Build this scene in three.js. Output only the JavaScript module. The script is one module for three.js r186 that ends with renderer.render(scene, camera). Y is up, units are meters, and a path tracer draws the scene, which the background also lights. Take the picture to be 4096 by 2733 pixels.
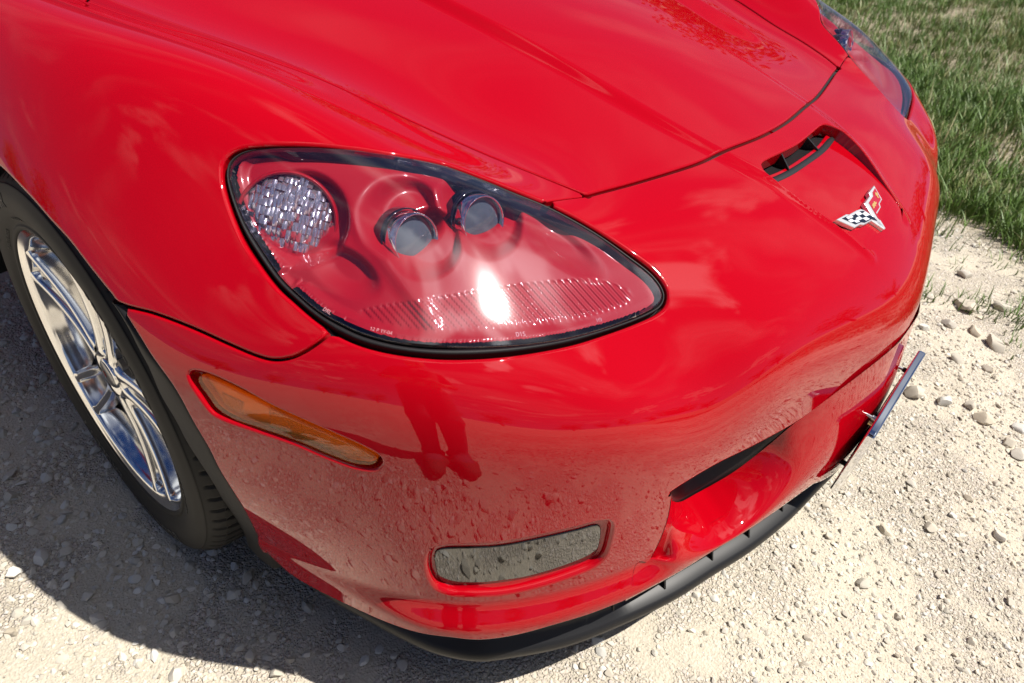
import * as THREE from 'three';
import { mergeGeometries, mergeVertices, toCreasedNormals } from 'three/addons/utils/BufferGeometryUtils.js';
import { FontLoader } from 'three/addons/loaders/FontLoader.js';
import { TextGeometry } from 'three/addons/geometries/TextGeometry.js';
import { RoundedBoxGeometry } from 'three/addons/geometries/RoundedBoxGeometry.js';
import { MarchingCubes } from 'three/addons/objects/MarchingCubes.js';

// ------------------------------------------------------------------ camera, sky, sun, exposure
// Units are metres. x = towards the car's left side, y = up, z = the way the car points.
// The origin lies on the ground under the middle of the front axle.
const PXW = 4096, PXH = 2733, FOCAL = 2777.8;           // the photograph's size and its lens in pixels
const scene = new THREE.Scene();
const camera = new THREE.PerspectiveCamera(2 * Math.atan(PXH / 2 / FOCAL) * 180 / Math.PI, PXW / PXH, 0.05, 900);
camera.position.set(-1.1605, 1.0838, 0.9509);
camera.rotation.set(-0.6706, -0.9296, 0.1134, 'YXZ');
camera.focus = 0.95; camera.userData.fStop = 8;
camera.updateMatrixWorld(true);

const renderer = new THREE.WebGLRenderer({ antialias: true });
renderer.toneMapping = THREE.LinearToneMapping;
renderer.toneMappingExposure = 1.60;
renderer.shadowMap.enabled = true;

const SUN = new THREE.Vector3(0.30, 1.0, 0.45).normalize();
const sun = new THREE.DirectionalLight(new THREE.Color(1.0, 0.955, 0.88), 4.8);
sun.position.copy(SUN).multiplyScalar(12);
sun.target.position.set(0, 0, 0);
sun.castShadow = true;
sun.shadow.radius = 1;
sun.shadow.mapSize.set(4096, 4096);
Object.assign(sun.shadow.camera, { left: -6, right: 6, top: 6, bottom: -6, near: 1, far: 40 });
scene.add(sun, sun.target);

let seed = 20240711;
function rnd() { seed |= 0; seed = seed + 0x6D2B79F5 | 0; let t = Math.imul(seed ^ seed >>> 15, 1 | seed); t = t + Math.imul(t ^ t >>> 7, 61 | t) ^ t; return ((t ^ t >>> 14) >>> 0) / 4294967296; }
const rr = (a, b) => a + (b - a) * rnd();
const clamp = (t, a, b) => t < a ? a : t > b ? b : t;
const sstep = (a, b, t) => { t = clamp((t - a) / (b - a), 0, 1); return t * t * t * (t * (6 * t - 15) + 10); };
const lerp = (a, b, t) => a + (b - a) * t;
// value noise in 2 and 3 dimensions
function hash3(x, y, z) { let h = Math.imul(x, 374761393) ^ Math.imul(y, 668265263) ^ Math.imul(z, 1274126177); h = Math.imul(h ^ h >>> 13, 1274126177); return ((h ^ h >>> 16) >>> 0) / 4294967296; }
function noise3(x, y, z) {
  const i = Math.floor(x), j = Math.floor(y), k = Math.floor(z); let u = x - i, v = y - j, w = z - k;
  u = u * u * (3 - 2 * u); v = v * v * (3 - 2 * v); w = w * w * (3 - 2 * w);
  const f = (a, b, c) => hash3(i + a, j + b, k + c);
  return lerp(lerp(lerp(f(0, 0, 0), f(1, 0, 0), u), lerp(f(0, 1, 0), f(1, 1, 0), u), v), lerp(lerp(f(0, 0, 1), f(1, 0, 1), u), lerp(f(0, 1, 1), f(1, 1, 1), u), v), w);
}
const fbm = (x, y, z, o = 4) => { let s = 0, a = 0.5, n = 0; for (let i = 0; i < o; i++) { s += a * noise3(x, y, z); n += a; a *= 0.5; x *= 2.03; y *= 2.03; z *= 2.03; } return s / n; };

const CLOUD = [55.49, 35.70, 4.55, 67.94];
function cloud(x, sy, z, O) {                          // cover of thin cloud in a direction: streaks and wisps on a flat layer overhead
  const d = 1 / (sy + 0.12), u = x * d, t = z * d;
  const wu = u + 0.5 * fbm(u * 1.1 + 7, t * 1.1, 3, 4), wt = t + 0.5 * fbm(u * 1.1, t * 1.1 + 11, 5, 4);
  const a = wu * 0.83 + wt * 0.56, c = -wu * 0.56 + wt * 0.83;
  const k = fbm(a * 0.9 + O[0], c * 3.2 + O[1], 0.5, 6), m = fbm(a * 0.6 + O[2], c * 0.6 + O[3], 1.5, 3);
  const streak = sstep(0.50, 0.80, k * 0.75 + m * 0.42 - 0.06) * (0.55 + 0.9 * (fbm(a * 7.1 + 3, c * 11, 8.5, 4) - 0.3));
  const puff = sstep(0.52, 0.70, fbm(wu * 3.4 + O[2], wt * 3.4 + O[3], 2.5, 7)) * sstep(0.46, 0.60, fbm(wu * 0.8 + O[0], wt * 0.8 + O[1], 7, 2));
  return clamp(streak * 0.42 + puff * 0.9, 0, 1) * sstep(0.02, 0.22, sy);
}
// the sky: clear blue with thin streaks of cirrus and a few wisps of cumulus
{
  const w = 1536, h = 768, data = new Float32Array(w * h * 4);
  for (let j = 0; j < h; j++) {
    const el = ((j + 0.5) / h - 0.5) * Math.PI, sy = Math.sin(el), cy = Math.cos(el);
    for (let i = 0; i < w; i++) {
      const az = ((i + 0.5) / w - 0.5) * 2 * Math.PI, x = cy * Math.cos(az), z = cy * Math.sin(az), y = Math.max(sy, 0);
      const air = Math.pow(1 - y, 2.6);
      const cs = Math.max(0, x * SUN.x + sy * SUN.y + z * SUN.z);
      const glow = 0.04 * Math.pow(cs, 10) + 0.15 * Math.pow(cs, 90);
      let r = lerp(0.007, 0.105, air) + glow, g = lerp(0.023, 0.165, air) + glow, b = lerp(0.085, 0.300, air) + glow;
      if (sy > 0.02) {
        const cl = cloud(x, sy, z, CLOUD);
        const f = 0.58 + 1.7 * Math.pow(cs, 7);
        r = lerp(r, 0.62 * f, cl); g = lerp(g, 0.64 * f, cl); b = lerp(b, 0.67 * f, cl);
      }
      const o = (j * w + i) * 4; data[o] = r; data[o + 1] = g; data[o + 2] = b; data[o + 3] = 1;
    }
  }
  const tex = new THREE.DataTexture(data, w, h, THREE.RGBAFormat, THREE.FloatType);
  tex.mapping = THREE.EquirectangularReflectionMapping; tex.magFilter = tex.minFilter = THREE.LinearFilter; tex.needsUpdate = true;
  scene.background = tex; scene.environment = tex;
}

// ------------------------------------------------------------------ the shape of the car's front: one smooth closed form
class Spline {                                       // natural cubic spline, straight beyond its ends
  constructor(pts, even = false) {
    pts = pts.slice().sort((a, b) => a[0] - b[0]);
    if (even) pts = pts.filter(p => p[0] > 0).reverse().map(p => [-p[0], p[1]]).concat(pts);
    const n = pts.length, x = this.x = pts.map(p => p[0]), y = this.y = pts.map(p => p[1]);
    const c = new Array(n).fill(0), d = new Array(n).fill(0), m = this.m = new Array(n).fill(0);
    for (let i = 1; i < n - 1; i++) {
      const h0 = x[i] - x[i - 1], h1 = x[i + 1] - x[i], b = 2 * (h0 + h1) - h0 * c[i - 1];
      c[i] = h1 / b; d[i] = (6 * ((y[i + 1] - y[i]) / h1 - (y[i] - y[i - 1]) / h0) - h0 * d[i - 1]) / b;
    }
    for (let i = n - 2; i > 0; i--) m[i] = d[i] - c[i] * m[i + 1];
    const h0 = x[1] - x[0], hn = x[n - 1] - x[n - 2];
    this.d0 = (y[1] - y[0]) / h0 - h0 * m[1] / 6; this.dn = (y[n - 1] - y[n - 2]) / hn + hn * m[n - 2] / 6;
  }
  at(t) {
    const { x, y, m } = this, n = x.length;
    if (t <= x[0]) return y[0] + (t - x[0]) * this.d0;
    if (t >= x[n - 1]) return y[n - 1] + (t - x[n - 1]) * this.dn;
    let i = 0; while (t > x[i + 1]) i++;
    const h = x[i + 1] - x[i], a = (x[i + 1] - t) / h, b = 1 - a;
    return a * y[i] + b * y[i + 1] + ((a * a * a - a) * m[i] + (b * b * b - b) * m[i + 1]) * h * h / 6;
  }
}
const ZO = 0.2;
// plan outline (angle from straight ahead in degrees, distance from x = 0, z = 0.2) at the belt and at the bottom lip
const planBelt = new Spline([[0.00,0.6984], [13.39,0.6927], [26.71,0.7125], [38.66,0.7704], [48.42,0.8338], [56.78,0.8799], [64.43,0.9131], [72.44,0.9401], [80.89,0.9614], [90.00,0.9767], [101.77,1.0051], [115.23,1.0810], [133.60,1.3302]], true);
const planLip = new Spline([[0.00,0.6991], [15.40,0.7077], [31.29,0.7470], [44.15,0.8084], [53.26,0.8637], [59.98,0.9001], [67.13,0.9059], [74.73,0.8994], [83.46,0.8984], [93.22,0.9081], [108.43,0.9604], [131.48,1.2144]], true);
const hoodMid = new Spline([[-0.90,0.8933], [-0.50,0.8574], [0.00,0.7919], [0.30,0.7398], [0.50,0.6938], [0.60,0.6719], [0.68,0.6486], [0.74,0.6192], [0.80,0.5852], [0.86,0.5389], [0.92,0.4821]]);
const hoodEdgeX = new Spline([[-0.60,0.7446], [-0.20,0.6962], [0.10,0.5904], [0.30,0.5246], [0.51,0.4605], [0.80,0.4031]]);
const crestX = new Spline([[-0.60,0.8808], [-0.20,0.8612], [0.00,0.8341], [0.20,0.7750], [0.40,0.6912], [0.60,0.5815], [0.90,0.5067]]);
const hoodEdgeY = new Spline([[-0.60,0.7871], [-0.30,0.7667], [0.00,0.7364], [0.20,0.7118], [0.35,0.6921], [0.51,0.6780], [0.60,0.6591], [0.68,0.6299], [0.76,0.5894], [0.85,0.5256]]);
const crestY = new Spline([[-0.60,0.8214], [-0.30,0.8290], [0.00,0.8213], [0.20,0.7973], [0.35,0.7505], [0.50,0.7079], [0.60,0.6553], [0.70,0.5917], [0.80,0.5146]]);
const bulgeX = new Spline([[-.6, .30], [0, .245], [.3, .215], [.565, .178], [.65, .157], [.747, .122], [.80, .098], [.86, .075]]);
const bulgeH = new Spline([[-.6, .016], [0, .012], [.3, .009], [.565, .005], [.7, .003], [.80, .001], [.9, 0]]);
function topY(u, z) {
  const e = hoodEdgeX.at(z), c = crestX.at(z), m = hoodMid.at(z), drop = hoodEdgeY.at(z) - m;
  let h = m + drop * (u / e) * (u / e);
  const A = crestY.at(z) - (m + drop * (c / e) * (c / e)), d = (u - c) / (c - e);
  h += A * Math.exp(-d * d * 1.6);
  const b = bulgeX.at(z);
  h += bulgeH.at(z) * (1 - sstep(b - 0.022, b + 0.022, u));
  return h;
}
function F(x, y, z) {
  const u = Math.sqrt(x * x + 1e-6), ph = Math.atan2(u, z - ZO) * 180 / Math.PI;
  const a = (y - topY(u, z)) * 0.9, w = sstep(0.10, 0.46, y), t = Math.max(y - 0.52, 0);
  const b = Math.hypot(u, z - ZO) - (planLip.at(ph) * (1 - w) + planBelt.at(ph) * w - 0.7 * t * t);
  const k = 0.10 + 0.04 * sstep(40, 80, ph), h = Math.max(k - Math.abs(a - b), 0) / k;
  return Math.max(a, b) + h * h * h * k / 6;
}
function gradF(x, y, z) {
  const e = 2e-4; let a = F(x + e, y, z) - F(x - e, y, z), b = F(x, y + e, z) - F(x, y - e, z), c = F(x, y, z + e) - F(x, y, z - e);
  const l = Math.hypot(a, b, c) || 1; return [a / l, b / l, c / l];
}
// a pixel of the photograph as a ray, and where that ray meets the car's surface (or one `off` metres inside it)
const camE = camera.matrixWorld.elements, CP = [camera.position.x, camera.position.y, camera.position.z];
function pxRay(u, v) {
  const a = (u - PXW / 2) / FOCAL, b = -(v - PXH / 2) / FOCAL;
  const d = [camE[0] * a + camE[4] * b - camE[8], camE[1] * a + camE[5] * b - camE[9], camE[2] * a + camE[6] * b - camE[10]], l = Math.hypot(...d);
  return d.map(q => q / l);
}
const along = (d, t) => [CP[0] + d[0] * t, CP[1] + d[1] * t, CP[2] + d[2] * t];
function pxBody(u, v, off = 0) {
  const d = pxRay(u, v); let t = 0.25, p = along(d, t), last = t;
  while (t < 4 && F(...p) + off > 0) { last = t; t += 0.008; p = along(d, t); }
  if (t >= 4) throw new Error('pixel misses the car: ' + u + ',' + v);
  let a = last, b = t;
  for (let i = 0; i < 26; i++) { const m = (a + b) / 2; if (F(...along(d, m)) + off > 0) a = m; else b = m; }
  return along(d, (a + b) / 2);
}
const pxPlane = (u, v, axis, value) => { const d = pxRay(u, v); return along(d, (value - CP[axis]) / d[axis]); };

// directions from a point inside the nose, laid out flat (azimuthal equidistant); p < 0 is the car's right half
const CORE = [0, 0.35, 0.1];
function toDom(P) {
  const x = P[0] - CORE[0], y = P[1] - CORE[1], z = P[2] - CORE[2], l = Math.hypot(x, y, z);
  const a = (0.6 * y + 0.8 * z) / l, e1 = x / l, e2 = (0.8 * y - 0.6 * z) / l, th = Math.acos(clamp(a, -1, 1)), s = Math.hypot(e1, e2) || 1e-12;
  return [th * e1 / s, th * e2 / s];
}
function domDir(p, q) {
  const th = Math.hypot(p, q), s = th < 1e-9 ? 1 : Math.sin(th) / th, c = Math.cos(th);
  return [p * s, 0.6 * c + 0.8 * q * s, 0.8 * c - 0.6 * q * s];
}
function starPoint(d, off = 0) {
  let a = 0.1, b = 2.6;
  const f = r => F(CORE[0] + d[0] * r, CORE[1] + d[1] * r, CORE[2] + d[2] * r) + off;
  let fa = f(a), fb = f(b), r = a;
  for (let i = 0; i < 40; i++) {
    r = (i % 3 === 2) ? (a + b) / 2 : a - fa * (b - a) / (fb - fa);
    if (!(r > a && r < b)) r = (a + b) / 2;
    const fr = f(r); if (Math.abs(fr) < 1e-8) break;
    if (fr < 0) { a = r; fa = fr; } else { b = r; fb = fr; }
    if (b - a < 1e-8) break;
  }
  return [CORE[0] + d[0] * r, CORE[1] + d[1] * r, CORE[2] + d[2] * r];
}
const snap = (P, off = 0) => { const [p, q] = toDom(P); return starPoint(domDir(p, q), off); };

// smooth curve through points (any dimension), sampled evenly
function curve(pts, n = 8, closed = false) {
  const out = [], N = pts.length, D = pts[0].length, at = i => closed ? pts[(i + N) % N] : pts[clamp(i, 0, N - 1)];
  const last = closed ? N : N - 1;
  for (let i = 0; i < last; i++) {
    const a = at(i - 1), b = at(i), c = at(i + 1), d = at(i + 2);
    const dist = (p, q) => Math.max(Math.sqrt(Math.hypot(...p.map((x, k) => x - q[k]))), 1e-6);
    const t0 = 0, t1 = t0 + dist(a, b), t2 = t1 + dist(b, c), t3 = t2 + dist(c, d);
    for (let s = 0; s < n; s++) {
      const t = lerp(t1, t2, s / n), o = [];
      for (let k = 0; k < D; k++) {
        const A1 = (t1 - t) / (t1 - t0) * a[k] + (t - t0) / (t1 - t0) * b[k], A2 = (t2 - t) / (t2 - t1) * b[k] + (t - t1) / (t2 - t1) * c[k], A3 = (t3 - t) / (t3 - t2) * c[k] + (t - t2) / (t3 - t2) * d[k];
        const B1 = (t2 - t) / (t2 - t0) * A1 + (t - t0) / (t2 - t0) * A2, B2 = (t3 - t) / (t3 - t1) * A2 + (t - t1) / (t3 - t1) * A3;
        o.push((t2 - t) / (t2 - t1) * B1 + (t - t1) / (t2 - t1) * B2);
      }
      out.push(o);
    }
  }
  if (!closed) out.push(pts[N - 1].slice());
  return out;
}
const pxLine = (pts, off = 0, closed = false, n = 8) => curve(pts, n, closed).map(p => pxBody(p[0], p[1], off));
const bodyLine = (pts, off = 0, n = 10) => curve(pts, n).map(P => snap(P, off));

// a sheet of the car's surface, cut to an outline; loops are made of chains {pts, s: style}
// style: inset (metres the sheet stops short of the line), r (radius of the rolled edge), depth (of the flange behind it); strip false = plain cut
class Sheet {
  constructor(p0, p1, q0, q1, step, off = 0) {
    this.p0 = p0; this.q0 = q0; this.step = step; this.off = off;
    this.nx = Math.round((p1 - p0) / step) + 1; this.ny = Math.round((q1 - q0) / step) + 1;
    this.P = new Float64Array(this.nx * this.ny * 3); this.has = new Uint8Array(this.nx * this.ny);
  }
  pos(i) {
    if (!this.has[i]) {
      this.has[i] = 1; const P = starPoint(domDir(this.p0 + (i % this.nx) * this.step, this.q0 + Math.floor(i / this.nx) * this.step), this.off);
      this.P.set(P, i * 3);
    }
    return i * 3;
  }
}
function cut(G, loops, { disp = null, maxP = Infinity } = {}) {
  const { nx, ny, step, p0, q0 } = G, N = nx * ny;
  const inside = new Uint8Array(N), dist = new Float32Array(N).fill(1), sty = new Array(N);
  const segs = [];
  for (const loop of loops) {
    const all = []; for (const ch of loop) for (const P of ch.pts) all.push({ P, d: toDom(P), s: ch.s });
    for (let i = 0; i < all.length; i++) { const a = all[i], b = all[(i + 1) % all.length]; segs.push([a, b, i + 1 === all.length ? SEAM : (a.s === b.s ? a.s : (a.s.strip ? b.s.strip ? a.s : a.s : b.s))]); }
  }
  for (let j = 0; j < ny; j++) {
    const q = q0 + j * step + 1e-7, xs = [];
    for (const [a, b] of segs) if ((a.d[1] > q) !== (b.d[1] > q)) xs.push(a.d[0] + (q - a.d[1]) / (b.d[1] - a.d[1]) * (b.d[0] - a.d[0]));
    xs.sort((a, b) => a - b);
    for (let k = 0; k + 1 < xs.length; k += 2) {
      const i0 = Math.max(0, Math.ceil((xs[k] - p0) / step)), i1 = Math.min(nx - 1, Math.floor((xs[k + 1] - p0) / step));
      for (let i = i0; i <= i1; i++) inside[j * nx + i] = 1;
    }
  }
  const v3 = (a, b) => [a[0] - b[0], a[1] - b[1], a[2] - b[2]];
  for (const [a, b, s] of segs) {
    const ab = v3(b.P, a.P), L = Math.hypot(...ab), n = Math.max(1, Math.ceil(L / 0.003)), rad = Math.ceil((s.inset + 0.002) / (step * 0.35)) + 2;
    const radc = Math.min(rad, 9);
    for (let k = 0; k <= n; k++) {
      const ci = Math.round((lerp(a.d[0], b.d[0], k / n) - p0) / step), cj = Math.round((lerp(a.d[1], b.d[1], k / n) - q0) / step);
      for (let j = Math.max(0, cj - radc); j <= Math.min(ny - 1, cj + radc); j++) for (let i = Math.max(0, ci - radc); i <= Math.min(nx - 1, ci + radc); i++) {
        const id = j * nx + i, o = G.pos(id), px = G.P[o] - a.P[0], py = G.P[o + 1] - a.P[1], pz = G.P[o + 2] - a.P[2];
        const t = L > 0 ? clamp((px * ab[0] + py * ab[1] + pz * ab[2]) / (L * L), 0, 1) : 0, dd = Math.hypot(px - ab[0] * t, py - ab[1] * t, pz - ab[2] * t);
        // the line lies on the surface that this sheet is offset from: small differences along the normal do not matter
        if (dd < dist[id]) { dist[id] = dd; sty[id] = s; }
      }
    }
  }
  const val = new Float32Array(N);
  for (let i = 0; i < N; i++) val[i] = (inside[i] ? dist[i] : -dist[i]) - (sty[i] ? sty[i].inset : 0);
  // displaced positions, on demand
  const Q = new Float64Array(N * 3), hasQ = new Uint8Array(N), NN = new Float64Array(N * 3), hasN = new Uint8Array(N);
  const q3 = id => {
    if (!hasQ[id]) {
      hasQ[id] = 1; const o = G.pos(id), x = G.P[o], y = G.P[o + 1], z = G.P[o + 2]; let d = disp ? disp(x, y, z, dist[id] * (inside[id] ? 1 : -1)) : 0;
      if (d) { const g = gradF(x, y, z); let a = x - CORE[0], b = y - CORE[1], c = z - CORE[2]; const l = Math.hypot(a, b, c); a /= l; b /= l; c /= l; d /= Math.max(0.35, a * g[0] + b * g[1] + c * g[2]); Q[o] = x + a * d; Q[o + 1] = y + b * d; Q[o + 2] = z + c * d; } else { Q[o] = x; Q[o + 1] = y; Q[o + 2] = z; }
    }
    return id * 3;
  };
  const n3 = id => {
    if (!hasN[id]) {
      hasN[id] = 1; const i = id % nx, j = (id - i) / nx, a = q3(j * nx + Math.min(i + 1, nx - 1)), b = q3(j * nx + Math.max(i - 1, 0)), c = q3(Math.min(j + 1, ny - 1) * nx + i), d = q3(Math.max(j - 1, 0) * nx + i);
      const ux = Q[a] - Q[b], uy = Q[a + 1] - Q[b + 1], uz = Q[a + 2] - Q[b + 2], wx = Q[c] - Q[d], wy = Q[c + 1] - Q[d + 1], wz = Q[c + 2] - Q[d + 2];
      const x = uy * wz - uz * wy, y = uz * wx - ux * wz, z = ux * wy - uy * wx, l = Math.hypot(x, y, z) || 1;
      NN[id * 3] = x / l; NN[id * 3 + 1] = y / l; NN[id * 3 + 2] = z / l;
    }
    return id * 3;
  };
  const pos = [], nor = [], idx = [], vmap = new Map(), emap = new Map(), bsty = [];
  const addV = (x, y, z, a, b, c) => { pos.push(x, y, z); nor.push(a, b, c); return pos.length / 3 - 1; };
  const vert = id => { let k = vmap.get(id); if (k === undefined) { const o = q3(id), n = n3(id); k = addV(Q[o], Q[o + 1], Q[o + 2], NN[n], NN[n + 1], NN[n + 2]); vmap.set(id, k); } return k; };
  const mid = (a, b) => {
    const key = a < b ? a * N + b : b * N + a; let k = emap.get(key);
    if (k === undefined) {
      let t = val[a] / (val[a] - val[b]); t = clamp(t, 0.001, 0.999);
      const o = q3(a), p = q3(b), n = n3(a), m = n3(b); let nn = [0, 1, 2].map(c => lerp(NN[n + c], NN[m + c], t)); const l = Math.hypot(...nn) || 1;
      k = addV(lerp(Q[o], Q[p], t), lerp(Q[o + 1], Q[p + 1], t), lerp(Q[o + 2], Q[p + 2], t), nn[0] / l, nn[1] / l, nn[2] / l); emap.set(key, k);
      bsty[k] = (Math.abs(val[a]) < Math.abs(val[b]) ? sty[a] || sty[b] : sty[b] || sty[a]) || SEAM;
    }
    return k;
  };
  const bound = [];
  for (let j = 0; j + 1 < ny; j++) for (let i = 0; i + 1 < nx; i++) {
    if (p0 + (i + 0.5) * step > maxP) continue;
    const c = [j * nx + i, j * nx + i + 1, (j + 1) * nx + i + 1, (j + 1) * nx + i];
    const n = (val[c[0]] > 0) + (val[c[1]] > 0) + (val[c[2]] > 0) + (val[c[3]] > 0); if (!n) continue;
    const poly = [], cutv = [];
    for (let k = 0; k < 4; k++) {
      const a = c[k], b = c[(k + 1) % 4];
      if (val[a] > 0) poly.push(vert(a));
      if ((val[a] > 0) !== (val[b] > 0)) { const m = mid(a, b); poly.push(m); cutv.push([m, val[a] > 0]); }
    }
    for (let k = 2; k < poly.length; k++) idx.push(poly[0], poly[k - 1], poly[k]);
    for (let k = 0; k < cutv.length; k++) if (cutv[k][1]) { const nxt = cutv[(k + 1) % cutv.length]; bound.push([cutv[k][0], nxt[0]]); }   // leaving -> entering
  }
  // rolled edges
  const O = new Map();
  for (const [a, b] of bound) {
    if (!bsty[a].strip || !bsty[b].strip) continue;
    const t = [0, 1, 2].map(k => pos[b * 3 + k] - pos[a * 3 + k]), n = [0, 1, 2].map(k => nor[a * 3 + k] + nor[b * 3 + k]);
    const o = [t[1] * n[2] - t[2] * n[1], t[2] * n[0] - t[0] * n[2], t[0] * n[1] - t[1] * n[0]];
    for (const v of [a, b]) { const q = O.get(v) || [0, 0, 0]; for (let k = 0; k < 3; k++) q[k] += o[k]; O.set(v, q); }
  }
  const ring = new Map(), K = 4;
  const ringOf = v => {
    let R = ring.get(v); if (R) return R; R = [v];
    const s = bsty[v], n = [nor[v * 3], nor[v * 3 + 1], nor[v * 3 + 2]], P = [pos[v * 3], pos[v * 3 + 1], pos[v * 3 + 2]];
    let o = O.get(v); const dn = o[0] * n[0] + o[1] * n[1] + o[2] * n[2]; o = o.map((x, k) => x - n[k] * dn); const l = Math.hypot(...o) || 1; o = o.map(x => x / l);
    for (let k = 1; k <= K; k++) {
      const th = k / K * Math.PI / 2, si = Math.sin(th), co = Math.cos(th);
      R.push(addV(...P.map((x, c) => x + o[c] * s.r * si - n[c] * s.r * (1 - co)), ...n.map((x, c) => x * co + o[c] * si)));
    }
    R.push(addV(...P.map((x, c) => x + o[c] * s.r - n[c] * (s.r + s.depth)), ...o));
    ring.set(v, R); return R;
  };
  for (const [a, b] of bound) {
    if (!bsty[a] || !bsty[b] || !bsty[a].strip || !bsty[b].strip) continue;
    const A = ringOf(a), B = ringOf(b);
    for (let k = 0; k <= K; k++) idx.push(A[k], A[k + 1], B[k], B[k], A[k + 1], B[k + 1]);
  }
  const g = new THREE.BufferGeometry();
  g.setAttribute('position', new THREE.Float32BufferAttribute(pos, 3)); g.setAttribute('normal', new THREE.Float32BufferAttribute(nor, 3)); g.setIndex(idx);
  return g;
}
const SEAM = { inset: 0, strip: false };
const GAP = { inset: 0.0045, r: 0.003, depth: 0.012, strip: true };
function mirrored(g) {
  const m = g.clone(), p = m.attributes.position, n = m.attributes.normal;
  for (let i = 0; i < p.count; i++) { p.setX(i, -p.getX(i)); if (n) n.setX(i, -n.getX(i)); }
  if (m.index) { const a = m.index.array; for (let i = 0; i < a.length; i += 3) { const t = a[i]; a[i] = a[i + 1]; a[i + 1] = t; } }
  else for (const at of Object.values(m.attributes)) { const s = at.itemSize, a = at.array; for (let i = 0; i < a.length; i += 3 * s) for (let k = 0; k < s; k++) { const t = a[i + k]; a[i + k] = a[i + s + k]; a[i + s + k] = t; } }
  return m;
}
function plain(g) { g = g.index ? g : mergeVertices(g); for (const k of Object.keys(g.attributes)) if (k !== 'position' && k !== 'normal') g.deleteAttribute(k); if (!g.attributes.normal) g.computeVertexNormals(); return g; }
const join = list => mergeGeometries(list.map(plain));
const both = g => join([g, mirrored(g)]);

// ------------------------------------------------------------------ naming
const used = new Map();
function numbered(name) { const n = used.get(name) || 0; used.set(name, n + 1); return n ? name + '_' + String(n).padStart(3, '0') : name; }
function shade(o) { o.traverse(c => { if (c.isMesh) { c.castShadow = true; c.receiveShadow = true; } }); return o; }
function thing(name, label, category, group) { const o = new THREE.Group(); o.name = numbered(name); o.userData = { label, category }; if (group) o.userData.group = group; scene.add(o); return o; }
function mesh(name, geo, mat, parent, label) { const o = new THREE.Mesh(geo, mat); o.name = name; o.castShadow = o.receiveShadow = true; if (label) o.userData.label = label; if (parent) parent.add(o); return o; }
function part(name, parent, label) { const o = new THREE.Group(); o.name = name; if (label) o.userData.label = label; parent.add(o); return o; }
const col = (r, g, b) => new THREE.Color().setRGB(r, g, b);
const std = o => new THREE.MeshStandardMaterial(o), phys = o => new THREE.MeshPhysicalMaterial(o);
// ------------------------------------------------------------------ materials of the car
const paint = phys({ color: col(0.335, 0.0005, 0.005), roughness: 0.5, specularIntensity: 0.0, clearcoat: 0.95, clearcoatRoughness: 0.02 });
const blackPlastic = phys({ color: col(0.008, 0.008, 0.009), roughness: 0.6, specularIntensity: 0.5 });
const satinBlack = phys({ color: col(0.009, 0.009, 0.010), roughness: 0.45, specularIntensity: 0.7 });
const rubber = phys({ color: col(0.007, 0.007, 0.008), roughness: 0.62, specularIntensity: 0.6 });
const glossBlack = phys({ color: col(0.006, 0.006, 0.009), roughness: 0.08, clearcoat: 1, clearcoatRoughness: 0.02 });
const chrome = std({ color: col(0.83, 0.84, 0.86), metalness: 1, roughness: 0.045 });
const polished = std({ color: col(0.82, 0.815, 0.80), metalness: 1, roughness: 0.12 });
const pane = phys({ color: col(0.90, 0.86, 0.93), transmission: 1, thickness: 0, roughness: 0.09, ior: 2.0 });

const car = thing('sports_car', 'glossy red low sports car parked on pale gravel beside the grass', 'car');

// ------------------------------------------------------------------ outlines read off the photograph (pixels), put onto the car's surface
const hoodFrontPx = [[3160, 473], [3137, 491], [3046, 540], [2905, 596], [2800, 645], [2700, 679], [2500, 738], [2400, 764], [2345, 779]];
const hoodSidePx = [[2345, 779], [2150, 700], [1950, 620], [1702, 510], [1490, 412], [1277, 315], [1064, 238], [851, 162], [596, 94], [340, 4]];
const hoodFront = pxLine(hoodFrontPx), hoodSide = pxLine(hoodSidePx);
const hs = hoodSide[hoodSide.length - 1];
const hoodBack = bodyLine([hs, [hs[0] * 0.99, hs[1] + 0.02, hs[2] - 0.12], [-0.685, hs[1] + 0.04, -0.50], [-0.675, hs[1] + 0.06, -0.72]]).slice(1);
const hoodRear = bodyLine([hoodBack[hoodBack.length - 1], [-0.4, 0.83, -0.745], [0.012, 0.86, -0.76]]).slice(1);
const seamLine = pxLine([[2345, 786], [2280, 794], [2191, 806]]);
const lampTopPx = [[2191, 811], [2059, 757], [1944, 711], [1772, 650], [1600, 619], [1450, 598], [1297, 584], [1144, 581], [1030, 586], [953, 600], [915, 623], [894, 655], [890, 700], [899, 757], [926, 848], [972, 956], [1030, 1047], [1106, 1145], [1168, 1202], [1244, 1268], [1325, 1328]];
const lampLowPx = [[1325, 1328], [1397, 1364], [1474, 1392], [1600, 1419], [1772, 1435], [1944, 1431], [2117, 1411], [2289, 1377], [2404, 1342], [2547, 1291], [2633, 1250], [2662, 1222], [2671, 1180], [2656, 1136], [2605, 1075], [2519, 1009], [2404, 929], [2289, 860], [2191, 811]];
const lampTop = pxLine(lampTopPx), lampLow = pxLine(lampLowPx);
const fenderGap = pxLine([[1325, 1328], [1283, 1362], [1225, 1402], [1168, 1430], [1114, 1441], [1072, 1439], [1015, 1422], [957, 1398], [900, 1373], [759, 1310], [607, 1254], [509, 1229], [456, 1208]]);
const archUp = pxLine([[456, 1208], [448, 1193], [402, 1136], [344, 1063], [268, 964], [191, 880], [119, 797], [77, 753], [38, 711], [2, 676]]);
const archLow = pxLine([[456, 1208], [494, 1261], [536, 1326], [600, 1428], [694, 1560], [771, 1700], [824, 1789], [869, 1879], [913, 1950], [967, 2036], [1016, 2129], [1047, 2187], [1070, 2215]]);
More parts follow.
